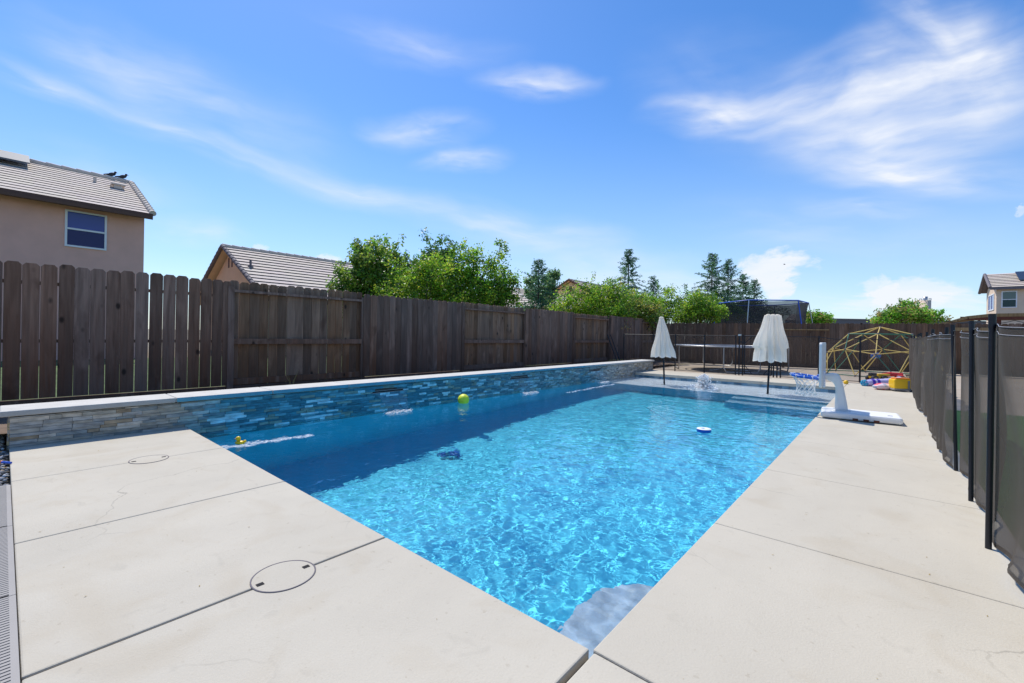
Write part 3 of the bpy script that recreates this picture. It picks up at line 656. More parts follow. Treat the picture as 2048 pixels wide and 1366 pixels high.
# ------------------------------------------------------------------ black mesh pool fence
def net_panel(p0, p1, seed, bulge, parent, sag=.03, matn='pool_net', top=1.15, hem=True, fold=1, pipe=True):
    p0 = Vector(p0); p1 = Vector(p1); d = (p1-p0); nrm = Vector((d.y, -d.x, 0)).normalized(); nx, nz = 18, 14
    vs = []; r = random.Random(seed); ph = r.uniform(0, 6); sk = r.uniform(-1, 1)
    hemt = []; hemb = []
    for j in range(nz+1):
        for i in range(nx+1):
            u = i/nx; w = j/nz; e = math.sin(math.pi*u)
            z = .015+(top-sag*e-.015)*w+.05*(1-w)*e*r.uniform(.9, 1)*abs(sk)
            off = bulge*e*math.sin(math.pi*min(1, w*1.05+.08))*(1+.35*math.sin(ph+w*3))
            off += fold*.020*e*math.sin((u*2.6+sk*w*1.6)*math.pi+ph)+fold*.010*e*noise.noise((u*6, w*3+seed, seed))
            p = p0+d*u+nrm*off+Vector((0, 0, z)); vs.append(p)
            if j == nz: hemt.append(p.copy())
            if j == 0: hemb.append(p.copy())
    m = MB(); m.add(vs, [(j*(nx+1)+i, j*(nx+1)+i+1, (j+1)*(nx+1)+i+1, (j+1)*(nx+1)+i) for j in range(nz) for i in range(nx)], smooth=True)
    o = m.build('mesh_panel', matn, parent, recalc=False)
    if hem:
        m = MB(); H = Vector((0, 0, -.020))
        m.add([q for p in hemt for q in (p+nrm*.003, p+H*1.9+nrm*.003)], [(2*i, 2*i+1, 2*i+3, 2*i+2) for i in range(nx)])
        m.build('top_hem', 'black_post', o, recalc=False); m = MB()
        m.add([q for p in hemb for q in (p+nrm*.003+Vector((0, 0, .022)), p+nrm*.003)], [(2*i, 2*i+1, 2*i+3, 2*i+2) for i in range(nx)])
        m.build('bottom_hem', 'black_post', o, recalc=False)
        if not pipe: return o
        m = MB()
        for off in (.001, -.036): m.tube([p+Vector((0, 0, off))-nrm*.004 for p in hemt], .0013, 5)
        m.build('piping', 'cord_grey', o)
    return o
def post(p, parent, h=1.2, lean=(0, 0), r=.0128):
    b = MB(); p = Vector(p); q = p+Vector((lean[0], lean[1], h))
    b.tube([p+Vector((0, 0, .001)), p.lerp(q, .94)], r, 14); b.tube([p.lerp(q, .94), q], r*1.15, 14)
    return b.build('post', 'black_post', parent)
def pool_fences():
    t = thing('mesh_pool_fence', 'black-posted brown mesh pool fence running along the right side of the deck', 'fence', (1.165, 5, 0), 'runs of mesh pool fence')
    ys = [.2+.905*k-.905*0 for k in range(-1, 15)]; ys = [y+.0 for y in [2.0+.905*(k-3) for k in range(16)]]; ys = [y for y in ys if y < 12.6]+[12.86]
    lean = {4: (0, .10), 5: (-.03, .05), 6: (.03, .02), 7: (-.02, .03)}
    for k, y in enumerate(ys):
        post((1.16+.02*math.sin(k*1.7), y, 0), t, 1.2, lean.get(k, (.0, 0)))
    bl = {0: .04, 1: .05, 2: .07, 3: .07, 4: .05, 5: -.07, 6: .02, 7: -.05, 8: .02, 9: -.04, 10: .02, 11: -.04, 12: .02}
    for k in range(len(ys)-1):
        xo = 1.18 if k < 5 else 1.14; net_panel((xo+.02*math.sin(k*1.7), ys[k], 0), (xo+.02*math.sin((k+1)*1.7), ys[k+1], 0), 30+k, bl.get(k, .03), t, .03, fold=1.7, pipe=k < 8)
    # back run, left of the gate
    t = thing('mesh_pool_fence', 'brown mesh pool fence between the raised wall end and the gate', 'fence', (-4, 12.6, 0), 'runs of mesh pool fence')
    xs = [hit(px, 741, 1, 12.62).x for px in (1247, 1306, 1350, 1408.5, 1471)]
    for x in xs: post((x, 12.62, 0), t, 1.16, r=.018)
    for i in range(len(xs)-1): net_panel((xs[i], 12.62, 0), (xs[i+1], 12.62, 0), 60+i, .01, t, .0, 'far_net', 1.13, hem=False, fold=.5)
    m = MB()
    m.tube([(xs[0], 12.62, 1.14), (xs[-1], 12.62, 1.14)], .011, 6); m.build('top_binding', 'black_post', t)
    m = MB(); m.tube([(xs[0], 12.62, .03), (xs[-1], 12.62, .03)], .009, 6); m.build('bottom_binding', 'black_post', t)
    # gate
    gx0 = hit(1478, 741, 1, 12.62).x; gx1 = hit(1561, 741, 1, 12.62).x
    t = thing('pool_gate', 'black framed mesh gate with corner braces in the pool fence behind the right umbrella', 'gate', ((gx0+gx1)/2, 12.62, 0))
    a = hit(1489, 741, 1, 12.62).x; b = hit(1543, 741, 1, 12.62).x
    for px in (1478, 1485, 1547, 1554, 1561): post((hit(px, 741, 1, 12.62).x, 12.62, 0), t, 1.18, r=.018)
    m = MB()
    for p in (((a, 12.6, .06), (a, 12.6, 1.15)), ((b, 12.6, .06), (b, 12.6, 1.15)), ((a, 12.6, .06), (b, 12.6, .06)), ((a, 12.6, 1.14), (b, 12.6, 1.14))): m.tube(p, .016, 8)
    m.build('gate_frame', 'black_post', t)
    for p in (((a, 12.6, .3), (a+.2, 12.6, .06)), ((b, 12.6, .3), (b-.2, 12.6, .06)), ((a, 12.6, .92), (a+.2, 12.6, 1.14)), ((b, 12.6, .92), (b-.2, 12.6, 1.14))):
        m = MB(); m.tube(p, .011, 6); m.build('brace', 'black_post', t)
    net_panel((a, 12.61, 0), (b, 12.61, 0), 77, .005, t, 0, 'far_net', 1.12, hem=False, fold=.3)
    m = MB()
    for z in (.25, .95):
        m.box((hit(1478, 741, 1, 12.62).x, 12.6, z), (a, 12.64, z+.03)); m.box((b, 12.6, z), (gx1, 12.64, z+.03))
    m.build('hinge', 'black_post', t); m = MB(); m.box((gx0-.03, 12.58, 1.14), (gx0+.05, 12.66, 1.19)); m.build('latch', 'steel', t)
    # back run, right of the gate
    t = thing('mesh_pool_fence', 'brown mesh pool fence right of the gate, in front of the climbing dome', 'fence', (-.5, 12.75, 0), 'runs of mesh pool fence')
    ps = [(gx1+.02, 12.62)]+[(hit(px, py, 2, 0).x, hit(px, py, 2, 0).y) for px, py in ((1639, 759), (1720, 764.6))]+[(1.14, 12.84)]
    ps[1] = (ps[1][0], 12.78); ps[2] = (ps[2][0], 12.82)
    for x, y in ps[1:3]: post((x, y, 0), t, 1.17, r=.02)
    m2 = MB(); m3 = MB()
    for i in range(3):
        net_panel((*ps[i], 0), (*ps[i+1], 0), 90+i, .01, t, .05 if i else 0, 'far_net', 1.14, hem=False, fold=.5)
        sg = .05 if i else .0
        m2.tube([(ps[i][0]+(ps[i+1][0]-ps[i][0])*u/10, ps[i][1]+(ps[i+1][1]-ps[i][1])*u/10, 1.14-sg*math.sin(math.pi*u/10)) for u in range(11)], .011, 6)
        m3.tube([(*ps[i], .03), (*ps[i+1], .03)], .009, 6)
    m2.build('top_binding', 'black_post', t); m3.build('bottom_binding', 'black_post', t)
    # two loose black stakes leaning on the board fence
    for px, lab in ((1237, 'left of two loose black poles leaning on the board fence'), (1243, 'right of two loose black poles leaning on the board fence')):
        q = hit(px, 735, 0, -6.3); m = MB(); m.tube([(q.x, q.y, .08), (q.x-.5, q.y+.1, 1.12)], .016, 8)
        tag(m.build('loose_pole', 'black_post'), lab, 'pole', 'loose poles by the board fence')
pool_fences()
# ------------------------------------------------------------------ umbrellas
def umbrella(x, y, top, bot, r_bot, r_top, lab, pleats, seed, lean=(0, 0), twin=False):
    t = thing('umbrella', lab, 'umbrella', (x, y, -.31), 'closed umbrellas on the tanning shelf'); r = random.Random(seed)
    m = MB(); m.tube([(x+lean[0]*-.6, y, -.305), (x, y, bot), (x+lean[0], y, top-.05)], .021, 12); rcv(m.build('pole', 'black_post', t))
    n = 96; rows = 26; ph = [r.uniform(-.25, .25) for _ in range(pleats+1)]; am = [r.uniform(.6, 1.3) for _ in range(pleats+1)]
    m = MB(); vs = []
    for j in range(rows+1):
        w = j/rows
        for k in range(n):
            a = 2*math.pi*k/n; q = a/(2*math.pi)*pleats; fi = int(q) % pleats; fr = q-int(q)
            z = top+(bot-top)*w
            rad = r_top+(r_bot-r_top)*(w**.95)
            rad *= 1+.05*math.sin(w*9+a*2+seed)
            f = abs(math.sin(math.pi*(fr+ph[fi]*w*.5)))**.8         # deep folds between ribs
            depth = (.22+.50*w)*am[fi]
            rr = rad*(1-depth*(1-f)**1.0*.9)
            if w > .90: z -= (.050*abs(math.sin(math.pi*fr)) - .05*(am[fi]-1))*(w-.90)/.10*1.2*(am[fi]+.1*math.sin(a*3))
            if twin and w < .75:   # cloth gathered in two bunches round the hub
                rr *= 1+.25*abs(math.cos(a-R(40.66)))-.22*abs(math.sin(a-R(40.66)))**2*(1-w)
                z += .012*abs(math.cos(a*3))*(1-w)
            sw = .25*w*math.sin(seed)
            vs.append(Vector((x+lean[0]*(1-w)+rr*math.cos(a+sw), y+rr*math.sin(a+sw), z)))
    m.add(vs, [(j*n+k, j*n+(k+1) % n, (j+1)*n+(k+1) % n, (j+1)*n+k) for j in range(rows) for k in range(n)], smooth=True)
    m.add([vs[k] for k in range(n)], [tuple(range(n))])
    o = m.build('canopy', 'canopy_cloth', t)
    for k in range(3 if twin else 1):
        m = MB(); ox = (k-1)*.10 if twin else 0
        m.lathe([(0, top+.035), (.03, top+.03), (.055, top+.012), (.06, top-.012), (0, top-.014)], (x+lean[0]+ox*.76, y+ox*.65, 0), 18); m.build('top_cap', 'canopy_cloth', t)
    m = MB(); m.lathe([(0, -.285), (.05, -.285), (.06, -.30), (.06, -.309)], (x, y, 0), 18); rcv(m.build('base_sleeve', 'grey_plastic', t))
umbrella(hit(1330, 768, 2, -.12).x-.05, hit(1330, 768, 2, -.12).y, 1.55, .60, .305, .05, 'closed off-white umbrella, left of the two, on a thin dark pole in the pool', 9, 5, (-.07, 0))
umbrella(hit(1538, 786, 2, -.12).x, hit(1538, 786, 2, -.12).y, 1.57, .62, .345, .13, 'wider closed off-white umbrella with triple-lobed top, right of the two, in the pool', 10, 8, (.05, .02), True)
# ------------------------------------------------------------------ pool basketball hoop
def hoop():
    t = thing('basketball_hoop', 'white poolside basketball hoop with blue rim on a long white base', 'basketball hoop', (.45, 6.2, 0))
    M4 = Matrix.Translation((.46, 6.21, 0)) @ Matrix.Rotation(R(4.5), 4, 'Z')
    m = MB(); m.box((-.42, -.25, .012), (.42, .25, .098), m=M4); m.build('base', 'hoop_plastic', t, bevel=.028)
    for x in (-.05, .06, .165): m = MB(); m.box((x-.028, -.2525, .012), (x+.028, -.248, .040), m=M4); m.build('base_recess', 'brown_steel', t)
    m = MB(); m.box((.28, -.13, .0985), (.33, -.11, .1015), m=M4); m.build('fill_cap', 'grey_plastic', t)
    m = MB(); m.box((-.285, -.09, .097), (-.09, .09, .108), m=M4); m.build('mount_flange', 'hoop_plastic', t, bevel=.006)
    # curved mast, profile in x-z, tapered outline
    prof = [(-.268, .10), (-.262, .25), (-.262, .40), (-.275, .455), (-.31, .49), (-.385, .51), (-.39, .58), (-.30, .60), (-.245, .595), (-.215, .565), (-.190, .50), (-.172, .42), (-.150, .30), (-.132, .20), (-.120, .10)]
    m = MB(); m.prism(prof, -.075, .075, 1); m.v = [tuple(M4 @ Vector(p)) for p in m.v]; m.build('mast', 'hoop_plastic', t, bevel=.02)
    prof2 = [(-.24, .12), (-.235, .3), (-.24, .42), (-.29, .53), (-.36, .545), (-.36, .56), (-.28, .57), (-.225, .53), (-.195, .44), (-.17, .3), (-.15, .12)]
    m = MB(); m.prism(prof2, -.080, -.074, 1); m.v = [tuple(M4 @ Vector(p)) for p in m.v]; m.build('mast_panel', 'hoop_plastic', t, bevel=.006)
    m = MB(); m.box((-.43, -.06, .47), (-.375, .06, .62), m=M4); m.box((-.40, -.05, .40), (-.375, .05, .47), m=M4); m.build('bracket', 'float_white', t, bevel=.01)
    # backboard, thin, rounded, nearly edge on
    m = MB(); bx = .055; yc = 6.17; pts = []
    for cx, cz, a0 in ((.36, .26, 0), (-.36, .26, 90), (-.36, -.26, 180), (.36, -.26, 270)):
        for q in range(5): a = R(a0+q*22.5); pts.append((yc+cx+.05*math.cos(a), .715+cz+.045*math.sin(a)))
    pts = [((p[0]-yc)*.62+yc, p[1]) for p in pts]
    m.prism(pts, bx-.02, bx+.012, 0); m.build('backboard', 'hoop_plastic', t, bevel=.006)
    rc = Vector((-.14, yc, .535)); m = MB()
    ring = [rc+Vector((.175*math.cos(2*math.pi*k/28), .175*math.sin(2*math.pi*k/28), -.02*(math.cos(2*math.pi*k/28)))) for k in range(29)]
    m.tube(ring, .019, 10, caps=False); m.box((bx-.06, yc-.07, .50), (bx-.018, yc+.07, .57)); rim = m.build('rim', 'rim_blue', t)
    m = MB()
    for k in range(12):   # cord wraps round the rim
        a = 2*math.pi*k/12; c = rc+Vector((.175*math.cos(a), .175*math.sin(a), -.02*math.cos(a))); rd = Vector((math.cos(a), math.sin(a), 0))
        m.tube([c+rd*.022*math.cos(q)+Vector((0, 0, .022*math.sin(q))) for q in [2*math.pi*w/10 for w in range(11)]], .0045, 5)
    n = 12; lv = [(.175, 0), (.150, -.045), (.125, -.085), (.112, -.125), (.108, -.165), (.112, -.20), (.12, -.235)]
    r = random.Random(2)
    P = [[rc+Vector((rr*math.cos(2*math.pi*(k+.5*(j % 2))/n), rr*math.sin(2*math.pi*(k+.5*(j % 2))/n), z-.02*math.cos(2*math.pi*k/n)*(1-j/6)+r.uniform(-.008, .008)*(j > 4))) for k in range(n)] for j, (rr, z) in enumerate(lv)]
    for j in range(len(lv)-1):
        for k in range(n):
            k2 = (k-1) % n if j % 2 == 0 else (k+1) % n
            m.tube([P[j][k], P[j+1][k]], .0034, 4, caps=False); m.tube([P[j][k], P[j+1][k2]], .0034, 4, caps=False)
    for k in range(n): m.tube([P[-1][k]+Vector((.012*math.cos(q), .004, -.012+.014*math.sin(q))) for q in (0, 1, 2, 3, 4, 5, 6.28)], .0034, 4)
    m.build('net', 'cord_white', t)
hoop()
# ------------------------------------------------------------------ climbing dome (two-frequency geodesic)
def dome():
    import bmesh
    c = Vector((.55, 16.55, 0)); t = thing('climbing_dome', 'yellow and green geodesic climbing dome behind the pool fence', 'climbing dome', c)
    bm = bmesh.new(); bmesh.ops.create_icosphere(bm, subdivisions=2, radius=1.5)
    # put a five-way vertex on top
    v5 = max((v for v in bm.verts if len(v.link_edges) == 5), key=lambda v: v.co.z); q = v5.co.rotation_difference(Vector((0, 0, 1)))
    for v in bm.verts: v.co = q @ v.co
    ring = sorted([e.other_vert(v5) for e in v5.link_edges], key=lambda v: math.atan2(v.co.y, v.co.x))
    want = R(-93); rot = Matrix.Rotation(want-math.atan2(ring[0].co.y, ring[0].co.x), 3, 'Z')
    for v in bm.verts: v.co = rot @ v.co
    eds = [e for e in bm.edges if all(v.co.z > -.05 for v in e.verts)]
    for e in eds:
        a, b = e.verts; z = sorted((a.co.z, b.co.z)); flat = abs(z[0]-z[1]) < .12
        if z[1] > 1.4 or (.4 < z[0] and z[1] < .95) or (z[0] > .4 and a.co.y+b.co.y < -1.6 and abs(a.co.x+b.co.x) < .5): mt = 'dome_yellow'
        elif flat: mt = 'dome_green'
        elif z[0] < .1: mt = 'dome_green' if (int((math.atan2(a.co.y+b.co.y, a.co.x+b.co.x)+9)*3.2) % 3 == 0) else 'dome_yellow'
        else: mt = 'dome_green' if int((math.atan2(a.co.y+b.co.y, a.co.x+b.co.x)+9)*2.1) % 2 else 'dome_yellow'
        m = MB(); pa = a.co.copy(); pb = b.co.copy(); pa.z = max(pa.z, .02); pb.z = max(pb.z, .02); m.tube([c+pa, c+pb], .0135, 7); m.build('bar', mt, t)
    for v in bm.verts:
        if v.co.z > -.05 and any(e in eds for e in v.link_edges):
            m = MB(); m.ball(c+v.co+Vector((0, 0, .02 if v.co.z < .05 else 0)), .036, (1, 1, .8), 8); m.build('joint', 'trim_dark', t)
    bm.free()
    for k, (px, py, d, cc) in enumerate(((1756.5, 711, 14.9, 'right of the two blue hand discs'), (1747, 712, 15.1, 'left of the two blue hand discs'))):
        p = W(px, py, d-.2); m = MB(); m.ball(p, .095, (1, .35, 1.0), 14, rot=Matrix.Rotation(R(35), 3, 'Z')); m.build('hand_disc', 'disc_blue', t)
dome()
# ------------------------------------------------------------------ trampolines
def trampoline():
    c = Vector((-3.35, 14.75, 0)); R_ = 1.72; t = thing('trampoline_frame', 'bare round silver trampoline standing behind the pool fence', 'trampoline', c)
    m = MB(); m.tube([c+Vector((R_*math.cos(a), R_*math.sin(a), .80)) for a in [2*math.pi*k/48 for k in range(49)]], .024, 8, caps=False); m.build('frame', 'steel', t)
    m = MB(); m.lathe([(0, .785), (R_-.16, .785), (R_-.16, .79), (0, .79)], c, 48); m.build('jumping_mat', 'black_net_mat', t)
    m = MB()
    for k in range(72):
        a = 2*math.pi*k/72; m.tube([c+Vector(((R_-.16)*math.cos(a), (R_-.16)*math.sin(a), .787)), c+Vector((R_*math.cos(a), R_*math.sin(a), .80))], .008, 4)
    m.build('springs', 'steel', t)
    for k in range(4):
        a = 2*math.pi*(k+.30)/4; g = .30; b = MB()
        pts = []
        for s in (-1, 1): pts.append(c+Vector((R_*math.cos(a+s*g), R_*math.sin(a+s*g), .8)))
        f = [p.copy() for p in pts]
        for q in f: q.z = .05
        b.tube([pts[0], f[0]+Vector((0, 0, .12)), f[0]+(f[1]-f[0])*.08-Vector((0, 0, .02)), f[1]+(f[0]-f[1])*.08-Vector((0, 0, .02)), f[1]+Vector((0, 0, .12)), pts[1]], .021, 8); b.build('leg', 'steel', t)
    # neighbour's trampoline, over the back fence
    c = Vector((-4.4, 25.3, 0)); t = thing('net_trampoline', 'blue-poled trampoline with dark net showing above the back fence', 'trampoline', c); n = 6; top = 3.0; R2 = 2.05
    m = MB(); m.lathe([(0, .9), (R2, .9), (R2, .84), (0, .84)], c, 40); m.build('jumping_mat', 'black_net_mat', t)
    pts = []
    for k in range(n):
        a = 2*math.pi*(k+.42)/n; p = c+Vector((R2*1.06*math.cos(a), R2*1.06*math.sin(a), top+.02*math.sin(k*2))); pts.append(p)
        m = MB(); m.tube([c+Vector((R2*1.25*math.cos(a), R2*1.25*math.sin(a), .0)), c+Vector((R2*1.18*math.cos(a), R2*1.18*math.sin(a), 1.6)), p], .024, 8); m.build('pole', 'float_blue' if k % 2 else 'steel', t)
    for k in range(n):
        m = MB(); a = pts[k]; b = pts[(k+1) % n]; vs = []
        for j in range(5):
            for i in range(7):
                u = i/6; w = j/4; p = a.lerp(b, u); z = .9+(top-.9)*w-.05*math.sin(math.pi*u)*w; q = c.lerp(Vector((p.x, p.y, 0)), 1-.06*math.sin(math.pi*w)); vs.append((q.x, q.y, z))
        m.add(vs, [(j*7+i, j*7+i+1, (j+1)*7+i+1, (j+1)*7+i) for j in range(4) for i in range(6)], smooth=True); m.build('net_panel', 'tramp_net', t, recalc=False)
    m = MB(); m.tube(pts+[pts[0]], .03, 6, caps=False); m.build('top_ring', 'float_blue', t)
trampoline()
# ------------------------------------------------------------------ small deck fittings
def lids():
    for x, y, lab in ((-1.215, -.50, 'round concrete deck lid with two dark finger slots, nearer the camera'), (-3.75, -.52, 'round concrete deck lid with two dark finger slots, nearer the stone wall')):
        t = thing('deck_lid', lab, 'access lid', (x, y, 0), 'round deck lids')
        m = MB(); pp = [(x+.12*math.cos(2*math.pi*k/48), y+.12*math.sin(2*math.pi*k/48)) for k in range(48)]; m.prism(pp, -.01, .0022, 2); m.build('cover', 'deck_concrete', t)
        m = MB(); m.lathe([(.1205, .0012), (.1205, .0030), (.1262, .0030), (.1262, .0008)], (x, y, 0), 48); m.build('rim', 'trim_dark', t)
        for s in (-1, 1):
            m = MB(); m.box((x-.011, y+s*.094-.014, .0026), (x+.012, y+s*.094+.014, .0036)); m.build('finger_slot', 'dark_void', t, bevel=.002)
lids()
def drain():
    t = thing('channel_drain', 'grey slotted channel drain along the near edge of the deck', 'drain', (-2, -1.33, 0))
    y0, y1 = -1.388, -1.2525
    boxes(((-3.66, y0-.01, -.07), (1.3, y1, -.012))).build('channel', 'dark_void', t)
    x = -3.66
    while x < .9:
        m = MB(); x2 = x+.91; m.box((x+.002, y0, -.011), (x2-.002, y0+.018, .001)); m.box((x+.002, y1-.018, -.011), (x2-.002, y1, .001)); m.box((x+.002, y0+.018, -.011), (x+.012, y1-.018, .001)); m.box((x2-.012, y0+.018, -.011), (x2-.002, y1-.018, .001))
        q = x+.018
        while q < x2-.014: m.box((q, y0+.018, -.011), (q+.013, y1-.018, .001)); q += .0195
        m.build('grate', 'drain_grey', t); x = x2
drain()
def gravel():
    r = random.Random(6); m = MB()
    for q in range(1500):
        x = r.uniform(-5.9, -3.67); y = r.uniform(-1.62, -1.26)
        if x < -4.95: y = r.uniform(-1.9, -1.28)
        g = r.choice((.05, .12, .25, .5, .62)); c = (g, g*.97, g*.92) if r.random() < .85 else (g, g*.75, g*.5)
        m.ball((x, y, -.035+r.uniform(0, .02)), r.uniform(.010, .024), (1.3, .8, .5), 5, c, Matrix.Rotation(r.uniform(0, 3), 3, 'Z'), .5)
    tag(m.build('gravel', 'pebble', recalc=False), kind='stuff')
    t = thing('toy_stick', 'small blue and orange toy lying on the gravel', 'toy', (-3.9, -1.33, .0))
    p = hit(12, 928, 2, 0); a = p+Vector((.03, .025, .01)); m = MB(); m.tube([p+Vector((-.03, -.02, .012)), a], .009, 8); m.build('handle', 'float_blue', t); m = MB(); m.ball(p+Vector((-.036, -.024, .012)), .012); m.build('tip', 'orange', t)
gravel()
# ------------------------------------------------------------------ toys on and in the pool
def duck():
    p = hit(480, 888, 2, -.12); t = thing('rubber_duck', 'yellow rubber duck floating in the shade near the deck edge', 'rubber duck', p)
    q = Vector((.76, .65, 0)); m = MB(); m.ball(p+Vector((0, 0, .014)), .040, (1.25, .8, .55), 14, rot=Matrix.Rotation(R(40), 3, 'Z')); m.ball(p+q*.050+Vector((0, 0, .030)), .018, (1, .8, .8), 10); m.build('body', 'duck_yellow', t)
    m = MB(); m.ball(p-q*.018+Vector((0, 0, .055)), .024, n=12); m.build('head', 'duck_yellow', t)
    m = MB(); m.ball(p-q*.044+Vector((0, 0, .052)), .011, (1.3, 1, .5), 8); m.build('beak', 'orange', t)
    p = hit(927, 806, 2, -.12)+Vector((0, 0, .055)); m = MB(); m.ball(p, .098, n=22, wob=.03); tag(m.build('lime_ball', 'lime_ball'), 'lime yellow ball floating in front of the raised wall', 'ball')
    p = hit(1692, 768, 2, 0)+Vector((0, 0, .04)); m = MB(); m.ball(p, .052, n=16); tag(m.build('yellow_ball', 'yellow_plastic'), 'small yellow ball on the deck behind the basketball hoop', 'ball')
    p = hit(1408, 863, 2, -.12); t = thing('float_ring', 'flat white and blue ring float drifting in mid pool', 'pool float', p)
    m = MB(); m.lathe([(.024, .030), (.026, .040), (.078, .041), (.086, .034)], p, 28); m.build('top', 'float_white', t); m = MB(); m.lathe([(.086, .034), (.084, -.01), (.018, -.012), (.024, .03)], p, 28); m.build('body', 'float_blue', t)
    # submerged cleaner and its hose
    s = hit(905, 890, 2, -.12); dv = (s-Vector(CAM)); dv.z = 0; dv.normalize(); p = Vector((s.x+dv.x*1.42, s.y+dv.y*1.42, -1.80))
    t = thing('pool_cleaner', 'dark blue pool cleaner crawling on the pool floor', 'pool cleaner', p)
    m = MB(); m.ball(p+Vector((0, 0, .05)), .105, (1, .7, .5), 14); rcv(m.build('body', 'cleaner_blue', t))
    for a in (0, 2.1, 4.2):
        m = MB(); cc = p+Vector((.13*math.cos(a), .13*math.sin(a), .0)); m.lathe([(0, .05), (.05, .05), (.05, 0), (0, 0)], cc, 14); rcv(m.build('wheel', 'cleaner_blue', t))
    pts = [(1290, 812), (1330, 838), (1370, 852), (1430, 868), (1490, 880), (1545, 896), (1590, 903)]
    m = MB(); r = random.Random(1); q = [hit(a, b, 2, -.115) for a, b in pts]; path = []
    for i in range(len(q)-1):
        for k in range(8): path.append(q[i].lerp(q[i+1], k/8)+Vector((0, 0, -.012)))
    m.tube(path, .007, 6); tag(m.build('pool_hose', 'hose_blue'), 'thin pale hose drifting on the water behind the ring float', 'hose')
duck()
def toys():
    # yellow cooler bag
    p = hit(1799, 783, 2, 0); t = thing('yellow_backpack', 'square yellow toy case standing by the corner of the mesh fence', 'toy case', p)
    M4 = Matrix.Translation(p+Vector((0, .1, 0))) @ Matrix.Rotation(R(28), 4, 'Z')
    m = MB(); m.box((-.15, -.11, .05), (.15, .11, .255), m=M4); m.build('case', 'yellow_plastic', t, bevel=.02)
    m = MB(); m.box((-.155, -.115, .02), (.155, .115, .062), m=M4); m.build('base', 'grey_plastic', t, bevel=.01)
    m = MB(); m.box((-.12, -.09, .25), (.15, .09, .285), m=M4); m.build('lid', 'orange', t, bevel=.015)
    m = MB(); m.box((.09, -.122, .06), (.125, -.112, .23), m=M4); m.build('strap', 'grey_plastic', t)
    for x in (-.12, .16):
        m = MB(); m.tube([M4 @ Vector((x, -.10, .025)), M4 @ Vector((x, -.07, .025))], .024, 12); m.build('wheel', 'black_post', t)
    # pink and grey printed float
    p = hit(1768, 780, 2, 0); m = MB(); rr = Matrix.Rotation(R(35), 3, 'Z')
    m.ball(p+Vector((0, .06, .07)), .20, (1.15, .62, .37), 20, rot=rr, wob=.12); m.ball(p+Vector((.14, .16, .065)), .12, (1, .8, .5), 14, rot=rr)
    tag(m.build('printed_float', 'float_print'), 'deflating red and grey patterned float left of the yellow case', 'pool float')
    p = hit(1738, 772, 2, 0); t = thing('rolled_float', 'lilac and purple rolled float with a pale blue frilled end', 'pool float', p); d = Vector((.80, .60, 0))
    m = MB(); m.tube([p-d*.06+Vector((0, 0, .07)), p+d*.1+Vector((0, 0, .085)), p+d*.3+Vector((0, 0, .09)), p+d*.52+Vector((0, .05, .12)), p+d*.68+Vector((0, .05, .15)), p+d*.78+Vector((0, .05, .13))], [.07, .085, .085, .075, .085, .03], 16); m.build('body', 'lilac', t)
    for k in (.06, .17):
        m = MB(); c = p+d*k+Vector((0, 0, .083)); m.tube([c-d*.03, c+d*.035], .0885 if k < .1 else .0895, 18, caps=False); m.build('stripe', 'purple_cloth', t)
    m = MB(); r = random.Random(5)
    for q in range(90):
        v = Vector((r.gauss(0, 1), r.gauss(0, 1), r.gauss(0, 1))).normalized(); c = p-d*.10+Vector((0, 0, .07)); m.ball(c+Vector((v.x*.07, v.y*.07, v.z*.065)), .018, n=5)
    m.build('frill', 'cyan_foam', t)
    p = hit(1785, 762, 2, 0)+Vector((0, .1, 0)); m = MB(); m.tube([p+Vector((-.26, -.17, .13)), p+Vector((-.05, 0, .17)), p+Vector((.2, .12, .165))], [.05, .06, .045], 12); m.ball(p+Vector((-.2, -.1, .07)), .1, (1, 1, .8), 12, wob=.2); m.ball(p+Vector((.15, .05, .08)), .11, (1, 1, .9), 12, wob=.2)
    tag(m.build('red_towel', 'red_cloth'), 'crumpled red towel on top of the toy pile', 'towel')
    # toy truck
    p = hit(1752, 762, 2, 0)+Vector((0, -.55, 0)); p = hit(1750, 766, 2, 0)+Vector((.02, .45, 0)); t = thing('toy_truck', 'black and yellow toy truck with big wheels behind the rolled float', 'toy truck', p); d = Vector((.76, .65, 0)); n = Vector((-.65, .76, 0))
    M4 = Matrix.Translation(p) @ Matrix.Rotation(R(40), 4, 'Z')
    m = MB(); m.box((-.16, -.07, .10), (.22, .07, .17), m=M4); m.box((.0, -.065, .17), (.30, .065, .21), m=M4); m.build('body', 'yellow_plastic', t, bevel=.012)
    m = MB(); m.box((-.17, -.06, .15), (-.03, .06, .23), m=M4); m.build('cab', 'black_post', t, bevel=.012)
    for x in (-.11, .13):
        for y in (-.09, .09):
            m = MB(); m.tube([M4 @ Vector((x, y-.03, .085)), M4 @ Vector((x, y+.03, .085))], .085, 16); w = m.build('wheel', 'black_post', t)
            m = MB(); m.tube([M4 @ Vector((x, y-.034, .085)), M4 @ Vector((x, y+.034, .085))], .035, 12); m.build('hub', 'yellow_plastic', w)
    p = hit(1812, 775, 2, 0)+Vector((-.02, .3, 0)); m = MB(); m.ball(p+Vector((-.05, 0, .12)), .12, (1, .7, 1), 10, wob=.5); m.ball(p+Vector((.02, -.25, .09)), .08, (1, 1, 1.1), 10, wob=.6); tag(m.build('dark_bag', 'bird_dark'), 'slumped dark bag against the fence corner post', 'bag')
    p = hit(1392, 726, 2, 0); m = MB(); m.ball(p+Vector((0, 0, .04)), .05, n=12); tag(m.build('white_ball', 'float_white'), 'small white ball at the foot of the back fence', 'ball')
    # curled pale hose on the patio by the trampoline
    q = [hit(a, b, 2, 0)+Vector((0, 0, .014)) for a, b in ((1420, 741), (1432, 740), (1445, 737), (1460, 738), (1475, 741), (1500, 742))]
